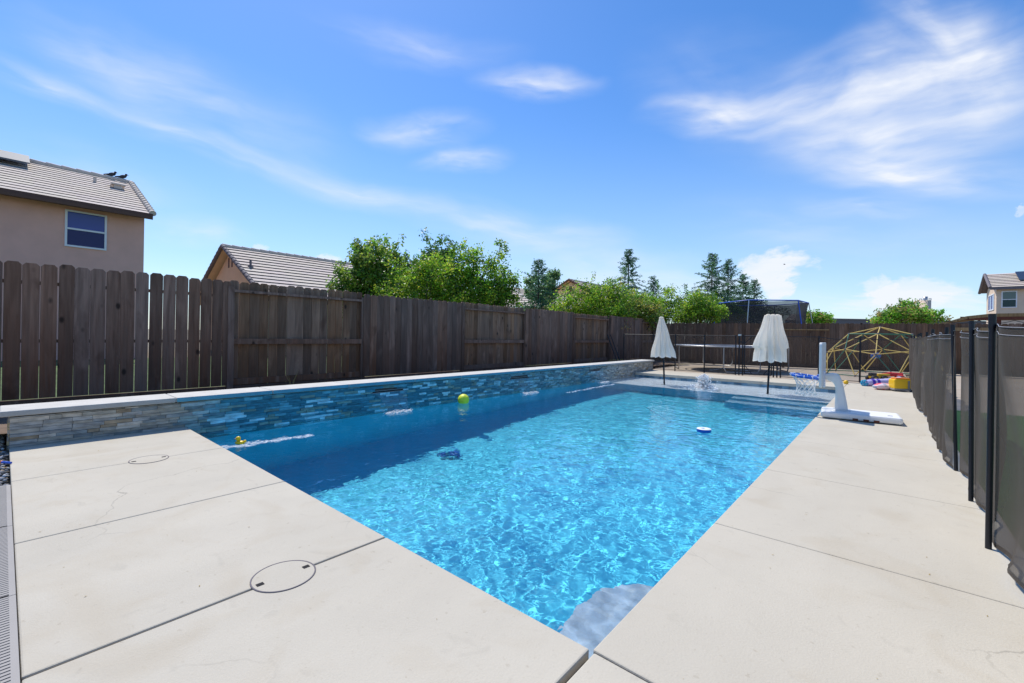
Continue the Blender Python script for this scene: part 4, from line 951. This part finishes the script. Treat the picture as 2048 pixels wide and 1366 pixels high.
    m = MB(); m.tube(q, .016, 6); tag(m.build('ground_hose', 'float_white'), 'pale grey hose lying on the patio below the trampoline', 'hose')
toys()
# ------------------------------------------------------------------ houses
def slope(b, e0, e1, r1, r0, n, th=.045, jit=3):
    """stepped tile courses between the eave line e0-e1 and the ridge line r0-r1; each course a slab with a visible butt"""
    e0, e1, r0, r1 = map(Vector, (e0, e1, r0, r1)); nrm = (e1-e0).cross(r0-e0).normalized()
    if nrm.z < 0: nrm = -nrm
    rr = random.Random(jit); cols = max(4, int((e1-e0).length/.9)); butt = []
    for i in range(n):
        a, c = i/n, (i+1)/n; lo0 = e0.lerp(r0, a); lo1 = e1.lerp(r1, a); hi0 = e0.lerp(r0, min(1, c+.15/n)); hi1 = e1.lerp(r1, min(1, c+.15/n))
        for k in range(cols):
            u, w = k/cols, (k+1)/cols; v = rr.uniform(.95, 1.05); t = (v, v*rr.uniform(.96, 1), v*rr.uniform(.93, 1))
            A = lo0.lerp(lo1, u)+nrm*th; B = lo0.lerp(lo1, w)+nrm*th; C = hi0.lerp(hi1, w)+nrm*.006; D = hi0.lerp(hi1, u)+nrm*.006
            b.add([A, B, C, D], [(0, 1, 2, 3)], t)
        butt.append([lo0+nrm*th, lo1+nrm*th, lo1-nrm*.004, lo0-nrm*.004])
    return butt
def roof_gable(parent, x_e, x_r, x_b, y0, y1, ze, zr, n, rake='trim_dark', fas='fascia_brown', name='roof', zb=None, th=.05):
    """gable roof, ridge along Y; eave at x_e (the side seen), ridge at x_r, back eave at x_b"""
    zb = ze if zb is None else zb
    b = MB(); bt = slope(b, (x_e, y0, ze), (x_e, y1, ze), (x_r, y1, zr), (x_r, y0, zr), n, th)
    bt += slope(b, (x_b, y1, zb), (x_b, y0, zb), (x_r, y0, zr), (x_r, y1, zr), n, jit=5)
    o = b.build(name, 'roof_tile', parent, recalc=False)
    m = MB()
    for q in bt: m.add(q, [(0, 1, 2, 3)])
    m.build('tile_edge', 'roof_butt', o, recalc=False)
    # deck underside, fascia, rakes, ridge caps
    m = MB(); m.add([(x_e, y0, ze-.03), (x_e, y1, ze-.03), (x_r, y1, zr-.03), (x_r, y0, zr-.03), (x_b, y0, zb-.03), (x_b, y1, zb-.03)], [(0, 1, 2, 3), (3, 2, 5, 4)]); m.build('soffit', 'stucco_tan' if rake else fas, o, recalc=False)
    s = 1 if x_e > x_r else -1
    m = MB(); m.box((x_e-.03, y0, ze-.17), (x_e+.012, y1, ze+.03)); m.build('fascia', fas, o)
    for yy in (y0, y1):
        m = MB()
        for (xa, za, xb, zb_) in ((x_e, ze, x_r, zr), (x_b, zb, x_r, zr)):
            k = 16
            for i in range(k):
                a = Vector((xa+(xb-xa)*i/k, yy, za+(zb_-za)*i/k)); c = Vector((xa+(xb-xa)*(i+1.1)/k, yy, za+(zb_-za)*(i+1.1)/k)); m.tube([a+Vector((0, 0, .05)), c+Vector((0, 0, .03))], [.10, .085], 8)
        m.build('rake_tile', 'roof_tile' if rake is None else rake, o)
    m = MB(); k = int(abs(y1-y0)/.4)
    for i in range(k):
        ya = y0+(y1-y0)*i/k; yb = y0+(y1-y0)*(i+1.15)/k; m.tube([(x_r, ya, zr+.05), (x_r, min(yb, y1), zr+.03)], [.10, .085], 8)
    m.build('ridge_tile', 'roof_tile', o)
    return o
def window(parent, p00, p11, plane, at, out, mid='h', glass='window_glass', fr=.055):
    """rectangular window in plane x=at or y=at; p00, p11 = (u, z) corners"""
    (u0, z0), (u1, z1) = p00, p11
    def bx(m, ua, za, ub, zb, d0, d1):
        lo, hi = sorted((at+out*d0, at+out*d1))
        if plane == 'x': m.box((lo, ua, za), (hi, ub, zb))
        else: m.box((ua, lo, za), (ub, hi, zb))
    f = MB(); bx(f, u0, z0, u0+fr, z1, .0, .05); bx(f, u1-fr, z0, u1, z1, .0, .05); bx(f, u0+fr, z0, u1-fr, z0+fr, 0, .05); bx(f, u0+fr, z1-fr, u1-fr, z1, 0, .05)
    w = f.build('window', 'white_vinyl', parent); m = MB()
    if mid == 'h': bx(m, u0+fr, (z0+z1)/2-.035, u1-fr, (z0+z1)/2+.02, .0, .045)
    else: bx(m, (u0+u1)/2-.03, z0+fr, (u0+u1)/2+.03, z1-fr, 0, .045)
    m.build('mullion', 'white_vinyl', w); zm = (z0+z1)/2
    if mid == 'h':
        m = MB(); bx(m, u0+fr, zm, u1-fr, z1-fr, .002, .012); m.build('pane', glass, w)
        m = MB(); bx(m, u0+fr, z0+fr, u1-fr, zm, .002, .018); m.build('pane', glass+'_screened', w)
    else: m = MB(); bx(m, u0+fr, z0+fr, u1-fr, z1-fr, .002, .012); m.build('pane', glass, w)
    return w
def houses():
    # --- two-storey house on the left
    t = thing('two_storey_house', 'two-storey pinkish stucco house on the left with a white-framed window', 'house', (-22, -5, 0))
    m = MB(); m.box((-27, -24, 0), (-19.3, 1.93, 5.0)); m.add([(-19.3, 1.93, 5.0), (-27, 1.93, 5.0), (-23.1, 1.93, 6.85)], [(0, 1, 2)]); m.build('wall', 'stucco', t, recalc=False)
    roof_gable(t, -18.8, -23.0, -27.2, -24, 2.08, 5.03, 7.02, 14, rake=None, th=.03)
    window(t, (-.04, 3.65), (.95, 4.83), 'x', -19.3, 1)
    m = MB(); m.tube([hit(190, 366, 0, -21.9)+Vector((0, 0, -.25)), hit(190, 355, 0, -21.9)], .05, 8); m.build('vent_pipe', 'roof_tile', t)
    q = hit(236, 373, 0, -21.6); m = MB(); m.box((q.x-.1, q.y-.12, q.z-.18), (q.x+.1, q.y+.12, q.z+.03)); m.box((q.x-.16, q.y-.2, q.z+.03), (q.x+.16, q.y+.2, q.z+.08)); m.build('roof_vent', 'roof_tile', t)
    m = MB(); m.box((-18.80, -24, 4.86), (-18.70, 2.06, 4.955)); m.build('gutter', 'fascia_brown', t)
    # solar panels lying above the tiles by the ridge
    sl = (7.02-5.03)/4.2
    def rp(x, y, h): return Vector((x, y, 7.02-sl*(-x-23.0)*-1 if False else 7.02-sl*abs(x+23.0)+h))
    for k in range(2):
        ya = -.75-k*2.02; yb = ya-1.98; m = MB(); a, b_ = -22.85, -21.75
        top = [rp(a, ya, .26), rp(a, yb, .26), rp(b_, yb, .26), rp(b_, ya, .26)]; low = [p-Vector((0, 0, .05)) for p in top]
        m.add(top+low, [(0, 1, 2, 3), (7, 6, 5, 4), (0, 4, 5, 1), (1, 5, 6, 2), (2, 6, 7, 3), (3, 7, 4, 0)]); m.build('solar_panel', 'solar_frame', t)
    for k, (px, py, lab) in enumerate(((224, 358, 'dark bird perched on the left house ridge, left of two'), (246, 362, 'dark bird perched on the left house ridge, nearest its end'))):
        p = hit(px, py, 0, -23.0); p.z = 7.16; b = MB()
        b.ball(p+Vector((0, 0, .07)), .09, (.8, 1.5, .8), 10, rot=Matrix.Rotation(R(25), 3, 'X')); b.ball(p+Vector((0, .10, .17)), .045, n=8); b.tube([p+Vector((0, .13, .17)), p+Vector((0, .19, .16))], [.012, .003], 5); b.tube([p+Vector((0, -.10, .04)), p+Vector((0, -.25, .0))], [.04, .02], 6); b.tube([p+Vector((0, .0, 0)), p+Vector((0, 0, -.05))], .01, 4)
        tag(b.build('pigeon', 'bird_dark'), lab, 'bird', 'birds on the left roof')
    # --- single-storey gabled house beyond the fence
    t = thing('gabled_house', 'tan single-storey house with a gable end and long ribbed roof, left of the fruit trees', 'house', (-23, 10, 0))
    zr = 5.0; xr = -23.2; y0 = 5.43; sl2 = (5.0-2.98)/(23.2-19.28)
    xe = -18.2; ze = zr-sl2*5.0; xb = -28.2
    m = MB(); m.box((-27.7, y0+.35, 0), (-18.7, 19.0, ze-.05)); m.add([(-18.7, y0+.35, ze-.06), (-27.7, y0+.35, ze-.06), (xr, y0+.35, zr-.16)], [(0, 1, 2)]); m.build('wall', 'stucco_tan', t, recalc=False)
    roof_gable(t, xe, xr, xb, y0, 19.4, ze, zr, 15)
    for x in (-22.96, -23.42):
        m = MB(); m.box((x-.07, y0+.33, 4.05), (x+.07, y0+.352, 4.52)); m.build('gable_vent', 'fascia_brown', t)
    q = hit(501, 545, 0, -21.0); q.z = zr-sl2*2.2; m = MB(); m.tube([q, q+Vector((0, 0, .32))], .05, 8); m.ball(q+Vector((0, 0, .04)), .13, (1, 1, .4), 8); m.build('vent_pipe', 'trim_dark', t)
    # --- distant house seen between the trees
    t = thing('distant_house', 'distant tan house with a small vented gable above a tiled roof, between trees', 'house', (-21, 32, 0))
    m = MB(); m.box((-23.6, 31.0, 0), (-17.2, 40, 4.0)); m.add([(-17.2, 31.0, 4.0), (-23.6, 31.0, 4.0), (-20.34, 31.0, 5.75)], [(0, 1, 2)]); m.build('wall', 'stucco_tan', t, recalc=False)
    roof_gable(t, -16.4, -20.34, -24.4, 30.69, 40, 3.85, 5.91, 10, rake='fascia_brown')
    m = MB(); m.box((-20.5, 30.97, 4.95), (-20.2, 30.998, 5.4)); m.build('gable_vent', 'fascia_brown', t)
    b = MB(); bt = slope(b, (-16.0, 20.5, 2.9), (-16.0, 31.2, 2.9), (-20.4, 29, 4.6), (-20.4, 23.0, 4.6), 12); bt += slope(b, (-24.5, 20.5, 2.9), (-16.0, 20.5, 2.9), (-20.4, 23, 4.6), (-20.5, 23.0, 4.6), 12)
    o = b.build('roof', 'roof_tile', t, recalc=False); m = MB()
    for q in bt: m.add(q, [(0, 1, 2, 3)])
    m.build('tile_edge', 'roof_butt', o, recalc=False)
    m = MB(); m.box((-23.8, 21.1, 0), (-16.5, 31, 2.9)); m.build('wing_wall', 'stucco_tan', t)
    # --- house on the right
    t = thing('right_house', 'cream two-storey house at the right edge with dark panels on its roof', 'house', (12, 56, 0))
    xw, yw = 7.66, 53.42
    ye, yr, yb = 53.02, 55.9, 58.7; ze, zr = 5.75, 7.2
    m = MB(); m.box((xw, yw, 0), (24, 58.3, 5.62)); m.add([(xw, yw, 5.62), (xw, 58.3, 5.62), (xw, yr, 6.95)], [(0, 1, 2)]); m.build('wall', 'stucco_cream', t, recalc=False)
    b = MB(); bt = slope(b, (7.25, ye, ze), (24.4, ye, ze), (24.4, yr, zr), (7.25, yr, zr), 9, .06); bt += slope(b, (24.4, yb, ze), (7.25, yb, ze), (7.25, yr, zr), (24.4, yr, zr), 9, .06)
    o = b.build('roof', 'roof_tile', t, recalc=False); m = MB()
    for q in bt: m.add(q, [(0, 1, 2, 3)])
    m.build('tile_edge', 'roof_butt', o, recalc=False)
    m = MB(); m.add([(7.25, ye, ze-.03), (24.4, ye, ze-.03), (24.4, yr, zr-.03), (7.25, yr, zr-.03), (7.25, yb, ze-.03), (24.4, yb, ze-.03)], [(0, 1, 2, 3), (3, 2, 5, 4)]); m.box((7.25, ye-.02, ze-.18), (24.4, ye+.03, ze+.04)); m.build('fascia', 'trim_dark', o, recalc=False)
    m = MB()
    for (ya, za, yc, zc) in ((ye, ze, yr, zr), (yb, ze, yr, zr)): m.tube([(7.24, ya, za), (7.24, yc, zc)], .11, 8)
    m.build('rake_tile', 'trim_dark', o)
    window(t, (7.94, 4.05), (8.82, 5.45), 'y', yw, -1, 'h', 'window_glass_green', .07)
    window(t, (54.3, 3.95), (57.0, 5.35), 'x', xw, -1, 'v', 'window_glass', .08)
    sl = (zr-ze)/(yr-ye)
    for k in range(5):
        m = MB(); xa = 9.0+k*1.75; a, c = ye+.95, ye+2.65
        top = [Vector((xa, a, ze+sl*(a-ye)+.2)), Vector((xa+1.7, a, ze+sl*(a-ye)+.2)), Vector((xa+1.7, c, ze+sl*(c-ye)+.2)), Vector((xa, c, ze+sl*(c-ye)+.2))]; low = [p-Vector((0, 0, .06)) for p in top]
        m.add(top+low, [(0, 1, 2, 3), (7, 6, 5, 4), (0, 4, 5, 1), (1, 5, 6, 2), (2, 6, 7, 3), (3, 7, 4, 0)]); m.build('solar_panel', 'solar', t)
    # --- low patio cover with string lights, neighbour's side of the back fence
    t = thing('patio_cover', 'low brown patio cover behind the fence below the right house', 'patio cover', (8, 30, 0))
    poly = [(2.2, 1.86), (3.0, 2.1), (3.6, 2.34), (4.4, 2.45), (14, 2.5), (14, 2.33), (4.4, 2.30), (3.6, 2.2), (3.0, 1.99), (2.2, 1.78)]
    m = MB(); m.prism(poly, 29.0, 34.0, 1); m.build('roof_deck', 'new_rail_wood', t)
    m = MB(); m.box((3.4, 29.02, 2.16), (14, 29.12, 2.32)); m.build('beam', 'brown_steel', t)
    for x in (4.6, 9, 13.6):
        m = MB(); m.box((x, 29.1, 0), (x+.15, 29.25, 2.2)); m.build('post', 'brown_steel', t)
    m = MB(); pts = []
    for k in range(33): u = k/8; pts.append((2.9+k*.14, 28.98, 2.12-.13*abs(math.sin(math.pi*u))))
    m.tube(pts, .014, 5); m.build('string_light', 'black_post', t)
    # --- long flat roof and small roof far right, tower
    t = thing('long_low_roof', 'long low building with flat dark grey roof just above the back fence', 'building', (4, 60, 0))
    a = W(1650, 641, 60); b_ = W(1960, 640, 60); d = (b_-a); d.z = 0; d.normalize(); M4 = Matrix.Translation((a.x, a.y, 0)) @ Matrix(((d.x, -d.y, 0, 0), (d.y, d.x, 0, 0), (0, 0, 1, 0), (0, 0, 0, 1)))
    m = MB(); m.box((0, .3, 0), (22, 8, 3.3), m=M4); m.build('wall', 'stucco_cream', t); m = MB(); m.box((-.3, 0, 3.3), (22.3, 8.3, a.z+.15), m=M4); m.box((-.3, -.1, a.z+.15), (22.3, 8.3, a.z+.3), m=M4); m.build('roof', 'flat_roof_grey', t)
    t = thing('small_far_house', 'small beige-roofed house showing behind the net trampoline', 'house', W(1617, 640, 45)); p = W(1617, 634, 45)
    m = MB(); m.box((p.x-1.5, p.y-1, 0), (p.x+.8, p.y+3, p.z-.35)); m.build('wall', 'stucco_cream', t)
    b = MB(); bt = slope(b, (p.x-1.9, p.y-1.3, p.z-.4), (p.x+1.0, p.y-1.3, p.z-.4), (p.x+.8, p.y+1, p.z+.35), (p.x-1.7, p.y+1, p.z+.35), 6); o = b.build('roof', 'roof_tile', t, recalc=False)
    m = MB()
    for q in bt: m.add(q, [(0, 1, 2, 3)])
    m.build('tile_edge', 'roof_butt', o, recalc=False)
    p = W(1850, 640, 85); zt = W(1850, 601, 85).z; t = thing('round_tower', 'round tan tower with a steel stack on top, beyond the shrub at right', 'tower', (p.x, p.y, 0))
    m = MB(); m.lathe([(.85, 0), (.85, zt), (0, zt)], (p.x, p.y, 0), 28); m.build('shaft', 'stucco_cream', t)
    m = MB(); m.lathe([(.35, zt), (.35, zt+.75), (0, zt+.75)], (p.x, p.y, 0), 16); m.build('stack', 'steel', t)
    m = MB()
    for k in range(14):
        a = 2*math.pi*k/14; m.tube([(p.x+.85*math.cos(a), p.y+.85*math.sin(a), zt), (p.x+.85*math.cos(a), p.y+.85*math.sin(a), zt+.35)], .03, 5)
    m.tube([(p.x+.85*math.cos(2*math.pi*k/28), p.y+.85*math.sin(2*math.pi*k/28), zt+.35) for k in range(29)], .03, 5, caps=False); m.build('railing', 'steel', t)
    p = W(1402, 640, 22); m = MB(); m.box((p.x-.05, p.y-.05, 0), (p.x+.05, p.y+.05, W(1402, 614, 22).z)); tag(m.build('rust_post', 'brown_steel'), 'rusty brown post standing among the shrubs left of the net trampoline', 'post')
    # flying bird
    p = W(1569, 529, 60); m = MB(); m.ball(p, .07, (2, .6, .5), 8); m.add([p, p+Vector((-.1, .25, .08)), p+Vector((.12, .18, .05))], [(0, 1, 2)]); m.add([p, p+Vector((-.1, -.25, .08)), p+Vector((.12, -.18, .05))], [(0, 1, 2)])
    tag(m.build('flying_bird', 'bird_dark'), 'tiny dark bird flying in front of the right-hand cloud', 'bird')
houses()
# ------------------------------------------------------------------ trees
PALX = 1.5
PAL = {
 'citrus': [(.055, .13, .012), (.09, .19, .015), (.15, .26, .02), (.035, .085, .012), (.24, .32, .03)],
 'peach': [(.045, .10, .018), (.07, .145, .02), (.105, .19, .025), (.16, .22, .03), (.10, .15, .03)],
 'dark': [(.025, .065, .022), (.04, .09, .028), (.06, .12, .03), (.09, .16, .03)],
 'bright': [(.06, .14, .012), (.10, .20, .015), (.16, .27, .02), (.045, .10, .014), (.22, .27, .03)],
 'olive': [(.05, .11, .02), (.08, .15, .02), (.13, .19, .03), (.20, .18, .04)], 'greygreen': [(.08, .14, .06), (.11, .18, .07), (.15, .22, .09)],
 'conifer': [(.045, .11, .050), (.06, .14, .06), (.085, .18, .07), (.03, .075, .04)],
 'fresh': [(.06, .17, .015), (.10, .24, .02), (.16, .32, .03), (.04, .11, .015), (.22, .18, .06)]}
for _k in PAL: PAL[_k] = [tuple(min(.85, x*PALX) for x in c) for c in PAL[_k]]
def tree(name, lab, px, base_d, blobs, pal, n_leaf, lf, cat='tree', shoots=0, droop=0, seed=1, trunk=.07, cl=.30, group=None):
    """blobs: (px, py, rx, rz, ddepth) crown masses given where they stand at distance base_d"""
    r = random.Random(seed); base = W(px, 660, base_d); base.z = 0; k = base_d/875
    t = thing(name, lab, cat, base, group); B = [(W(b[0], b[1], base_d+b[4]), b[2]*k, b[3]*k) for b in blobs]
    vol = [rx*rx*rz for _, rx, rz in B]; tot = sum(vol); m = MB(); cols = PAL[pal]; tips = []
    def leaf(p, s, tone, dirn=None):
        a = Vector((r.gauss(0, 1), r.gauss(0, 1), r.gauss(0, .6))).normalized() if dirn is None else dirn
        u = a.cross(Vector((r.gauss(0, 1), r.gauss(0, 1), r.gauss(0, 1)))).normalized(); L_ = s*r.uniform(.8, 1.4); w = s*r.uniform(.28, .42)
        if droop: a = (a+Vector((0, 0, -droop*r.random()))).normalized()
        m.add([p, p+a*L_*.5+u*w, p+a*L_, p+a*L_*.5-u*w], [(0, 1, 2, 3)], tone)
    for (c, rx, rz), v in zip(B, vol):
        nc = max(6, int(n_leaf*(v/tot)**.9/42))
        for q in range(nc):
            while True:
                d = Vector((r.uniform(-1, 1), r.uniform(-1, 1), r.uniform(-1, 1)))
                if .25 < d.length < 1.02: break
            d *= r.uniform(.85, 1.1) if d.length > .6 else 1
            cc = c+Vector((d.x*rx, d.y*rx, d.z*rz)); rad = cl*r.uniform(.55, 1.25); ct = r.choice(cols); tips.append((cc, c)); vv = r.uniform(.7, 1.3)
            for w in range(42):
                g = Vector((r.gauss(0, .5), r.gauss(0, .5), r.gauss(0, .42)))*rad; tn = ct if r.random() < .6 else r.choice(cols); leaf(cc+g, lf, tuple(x*vv*r.uniform(.8, 1.2) for x in tn))
    for q in range(shoots):
        c, rx, rz = r.choice(B); a = r.uniform(0, 6.28); d = Vector((math.cos(a)*.75, math.sin(a)*.75, r.uniform(.55, 1.0))); p = c+Vector((d.x*rx, d.y*rx, d.z*rz*.95)); ln = r.uniform(.25, .6)*min(1.6, rz*1.4); dr = Vector((d.x*.4, d.y*.4, 1)).normalized(); tone = r.choice(cols)
        for w in range(26):
            s = w/26; leaf(p+dr*ln*s+Vector((r.gauss(0, .05), r.gauss(0, .05), 0)), lf*(1.15-.35*s), tuple(x*r.uniform(.8, 1.35) for x in tone))
    m.build('crown', 'leaf', t, recalc=False)
    b = MB(); zf = min(c.z-rz*.3 for c, rx, rz in B); zf = max(.4, zf*.45); b.tube([base, base+Vector((.03, .02, zf*.5)), base+Vector((0, 0, zf))], [trunk*1.3, trunk, trunk*.85], 8)
    for q in range(min(26, len(tips))):
        cc, c = r.choice(tips); mid = base.lerp(cc, .55); mid.z = zf+(cc.z-zf)*.4; b.tube([base+Vector((0, 0, zf*.95)), mid, cc], [trunk*.5, trunk*.28, .008], 5)
    b.build('trunk', 'bark', t)
    return t
def conifer(lab, px, top, d, seed, w=1.0, base_py=660, pal='conifer', dense=1.0):
    r = random.Random(seed); base = W(px, base_py, d); zt = W(px, top, d).z; base.z = 0; base.x, base.y = W(px, top, d).x, W(px, top, d).y; H = zt
    t = thing('conifer', lab, 'conifer', base, 'young conifers beyond the fences'); m = MB(); tr = MB(); tr.tube([base, base+Vector((0, 0, H*.5)), base+Vector((0, 0, H))], [.10, .055, .008], 7); cols = PAL[pal]
    NB = int(H*17*dense)
    for i in range(NB):
        q0 = (i+r.random())/NB; z = H*(.16+.83*q0); f = 1-z/H
        R_ = w*(.14+3.1*f**.95)*r.uniform(.55, 1.12); a = i*2.4+r.uniform(-.5, .5); ln = R_; up = r.uniform(-.15, .45)
        dr = Vector((math.cos(a), math.sin(a), 0)); p0 = base+Vector((0, 0, z))
        def at(q): return p0+dr*ln*q+Vector((0, 0, ln*(up*q-.45*q*q*(f > .25)+.15*q*q)))
        tr.tube([at(s_/4) for s_ in range(5)], [.012, .010, .007, .005, .002], 4, caps=False)
        ns = int(ln*22)+4; tone0 = r.choice(cols)
        for s_ in range(ns):
            q = (s_+r.random())/ns
            if q < .15 and f > .15: continue
            p = at(q); side = r.choice((-1, 1)); sd = Vector((-dr.y, dr.x, 0))*side
            # a drooping spray of needles off the branch
            for v in range(3):
                L_ = r.uniform(.08, .20)*(1.1-.4*q); tv = (sd*r.uniform(.2, 1)+dr*r.uniform(.2, .9)+Vector((0, 0, r.uniform(-.8, .35)))).normalized()
                u = tv.cross(Vector((r.gauss(0, 1), r.gauss(0, 1), r.gauss(0, 1)))).normalized()*.020; g = r.uniform(.7, 1.5)
                pp = p+Vector((r.gauss(0, .02), r.gauss(0, .02), r.gauss(0, .03))); m.add([pp, pp+tv*L_*.5+u, pp+tv*L_, pp+tv*L_*.5-u], [(0, 1, 2, 3)], tuple(x*g for x in tone0))
    m.build('crown', 'needle', t, recalc=False); tr.build('trunk', 'bark', t)
# fruit trees just over the side fence
G = 'fruit trees beyond the side fence'
tree('peach_tree', 'drooping-leaved green fruit tree, leftmost above the side fence', 745, 13.5, [(745, 545, 48, 45, 0), (700, 575, 32, 38, 0), (775, 520, 34, 34, .3), (735, 515, 26, 30, 0), (720, 600, 40, 30, 0)], 'peach', 7500, .10, shoots=46, droop=1.0, seed=2, cl=.22, group=G)
tree('peach_tree', 'tall drooping-leaved tree behind the bright citrus', 865, 15.5, [(868, 512, 26, 32, 0), (850, 550, 42, 34, 0), (820, 545, 34, 28, 0), (885, 530, 26, 30, 0)], 'dark', 6000, .10, shoots=18, droop=.9, seed=3, cl=.22, group=G)
tree('citrus_tree', 'broad yellow-green citrus tree standing before the darker trees', 850, 12.6, [(835, 590, 60, 40, 0), (880, 560, 50, 48, 0), (780, 600, 36, 30, 0), (845, 540, 28, 30, 0), (905, 600, 46, 32, 0), (800, 560, 34, 34, .4)], 'bright', 15000, .062, shoots=16, seed=4, cl=.20, group=G)
tree('citrus_tree', 'tall glossy green citrus tree with an upright shoot, rightmost of the fruit trees', 960, 13.2, [(925, 545, 38, 48, 0), (985, 560, 40, 44, 0), (960, 592, 62, 34, 0), (1018, 592, 24, 36, 0), (1003, 505, 10, 22, 0), (915, 508, 18, 20, 0), (950, 520, 16, 22, 0)], 'citrus', 15000, .066, shoots=22, seed=5, cl=.19, group=G)
# hedge-like shrubs farther along
S = 'shrubs beyond the fences'
tree('shrub', 'rounded yellow-green shrub over the side fence, before the distant house', 1180, 17.5, [(1165, 600, 52, 28, 0), (1210, 590, 44, 34, 0), (1130, 620, 34, 20, 0), (1245, 612, 36, 26, 0), (1200, 625, 60, 18, 0)], 'bright', 11000, .075, 'shrub', 20, seed=6, cl=.24, group=S)
tree('shrub', 'olive shrub with reddish tips spilling over the fence corner', 1270, 19.0, [(1270, 615, 34, 26, 0), (1300, 630, 24, 20, -.6), (1245, 620, 24, 22, 0)], 'olive', 6500, .075, 'shrub', 12, seed=7, cl=.24, group=S)
tree('shrub', 'mid green leafy shrub behind the left umbrella', 1345, 23.0, [(1345, 598, 34, 26, 0), (1310, 615, 34, 24, 0), (1375, 615, 34, 24, 0), (1340, 632, 56, 14, 0)], 'citrus', 6500, .085, 'shrub', 14, seed=8, cl=.28, group=S)
tree('shrub', 'lime green shrub beside the rusty post', 1390, 21.5, [(1395, 612, 26, 28, 0), (1425, 628, 26, 20, 0), (1375, 630, 26, 18, 0)], 'bright', 6500, .08, 'shrub', 10, seed=9, cl=.26, group=S)
tree('shrub', 'dark green shrub low behind the net trampoline', 1470, 30, [(1450, 625, 34, 20, 0), (1500, 620, 40, 18, 0), (1540, 628, 30, 14, 0)], 'dark', 5000, .11, 'shrub', 8, seed=10, cl=.34, group=S)
tree('shrub', 'small fresh green shrub right of the net trampoline', 1632, 30, [(1632, 635, 22, 12, 0), (1648, 640, 14, 8, 0)], 'fresh', 2400, .12, 'shrub', 8, seed=11, cl=.28, group=S)
tree('shade_tree', 'wide fresh green tree crown above the back fence, left of the tower', 1815, 34, [(1810, 630, 40, 18, 0), (1770, 640, 22, 10, 0), (1855, 636, 28, 12, 0), (1818, 615, 16, 12, 0)], 'fresh', 9000, .14, 'tree', 26, seed=12, cl=.42, trunk=.12)
tree('shrub', 'dense green shrub filling the gap below the grouped conifers', 1440, 25, [(1440, 622, 30, 22, 0), (1415, 612, 22, 26, .5), (1470, 630, 20, 14, 0)], 'citrus', 5000, .085, 'shrub', 14, seed=31, cl=.28, group=S)
tree('shrub', 'small green shrub under the lone tall conifer', 1290, 21.5, [(1285, 608, 26, 20, 0), (1310, 618, 20, 16, 0)], 'citrus', 3600, .08, 'shrub', 8, seed=32, cl=.25, group=S)
conifer('bushy young conifer in front of the distant house roof', 1078, 517, 19.5, 21, .72, dense=1.5)
tree('feathery_bush', 'grey-green feathery bush behind the small conifer', 1085, 22, [(1085, 590, 34, 24, 0), (1108, 572, 10, 22, 0), (1060, 578, 10, 18, 0), (1098, 585, 12, 26, 0)], 'greygreen', 1700, .12, 'bush', 60, seed=14, cl=.2)
conifer('tall conifer rising alone behind the yellow-green shrub', 1258, 497, 23, 22, .80, dense=1.5)
conifer('short pale conifer left of the left umbrella', 1307, 551, 24, 23, .62, dense=1.2)
conifer('tallest of four grouped conifers, left end of the group', 1425, 505, 26, 24, 1.0, dense=1.6)
conifer('second of four grouped conifers from the left', 1457, 517, 27, 25, .85, dense=1.5)
conifer('third of four grouped conifers from the left', 1487, 547, 28, 26, .80, dense=1.5)
conifer('shortest of four grouped conifers, right end of the group', 1509, 559, 29, 27, .80, dense=1.5)
def litter():
    r = random.Random(44); m = MB()
    for q in range(70):
        x, y = (r.uniform(.05, 1.1), r.uniform(-1.1, 8)) if r.random() < .6 else (r.uniform(-4.5, 0), r.uniform(-1.2, -.05)); a = r.uniform(0, 6.28); s_ = r.uniform(.0015, .007); d = Vector((math.cos(a), math.sin(a), .25))*s_; u = Vector((-math.sin(a), math.cos(a), .1))*s_*.45; p = Vector((x, y, .0015))
        m.add([p, p+d+u, p+d*2, p+d-u], [(0, 1, 2, 3)])
    tag(m.build('leaf_litter', 'leaf_dry', recalc=False), kind='stuff')
litter()
# dry sprigs
def sprigs():
    for k, (p, h, lab) in enumerate(((hit(583, 766, 0, -6.5), .30, 'dry grass stalk at the foot of the side fence, nearest the camera'), (hit(1181, 722, 0, -6.3), .32, 'dry grass stalk at the foot of the side fence, far end'))):
        m = MB(); r = random.Random(k); p.z = .07
        for q in range(7):
            a = r.uniform(0, 6.28); d = Vector((math.cos(a), math.sin(a), 0))*r.uniform(.02, .12); m.tube([p, p+d*.4+Vector((0, 0, h*.6)), p+d+Vector((0, 0, h*r.uniform(.7, 1.2)))], [.004, .003, .001], 4)
        tag(m.build('dry_grass', 'leaf_dry'), lab, 'dry grass', 'dry stalks along the side fence')
    p = hit(1252, 655, 0, -6.85); m = MB(); r = random.Random(8)
    for q in range(40):
        a = Vector((r.gauss(0, 1), r.gauss(0, 1), r.gauss(-.5, 1))).normalized(); c = p+Vector((r.uniform(0, .12), r.gauss(0, .15), r.gauss(0, .12))); u = a.cross(Vector((0, 0, 1))).normalized()*.02; m.add([c, c+a*.05+u, c+a*.11, c+a*.05-u], [(0, 1, 2, 3)])
    m.tube([p+Vector((-.1, 0, .22)), p], [.008, .004], 5); tag(m.build('dry_branch', 'leaf_dry', recalc=False), 'dry yellow leafy twig hanging over the side fence near the corner', 'twig')
sprigs()
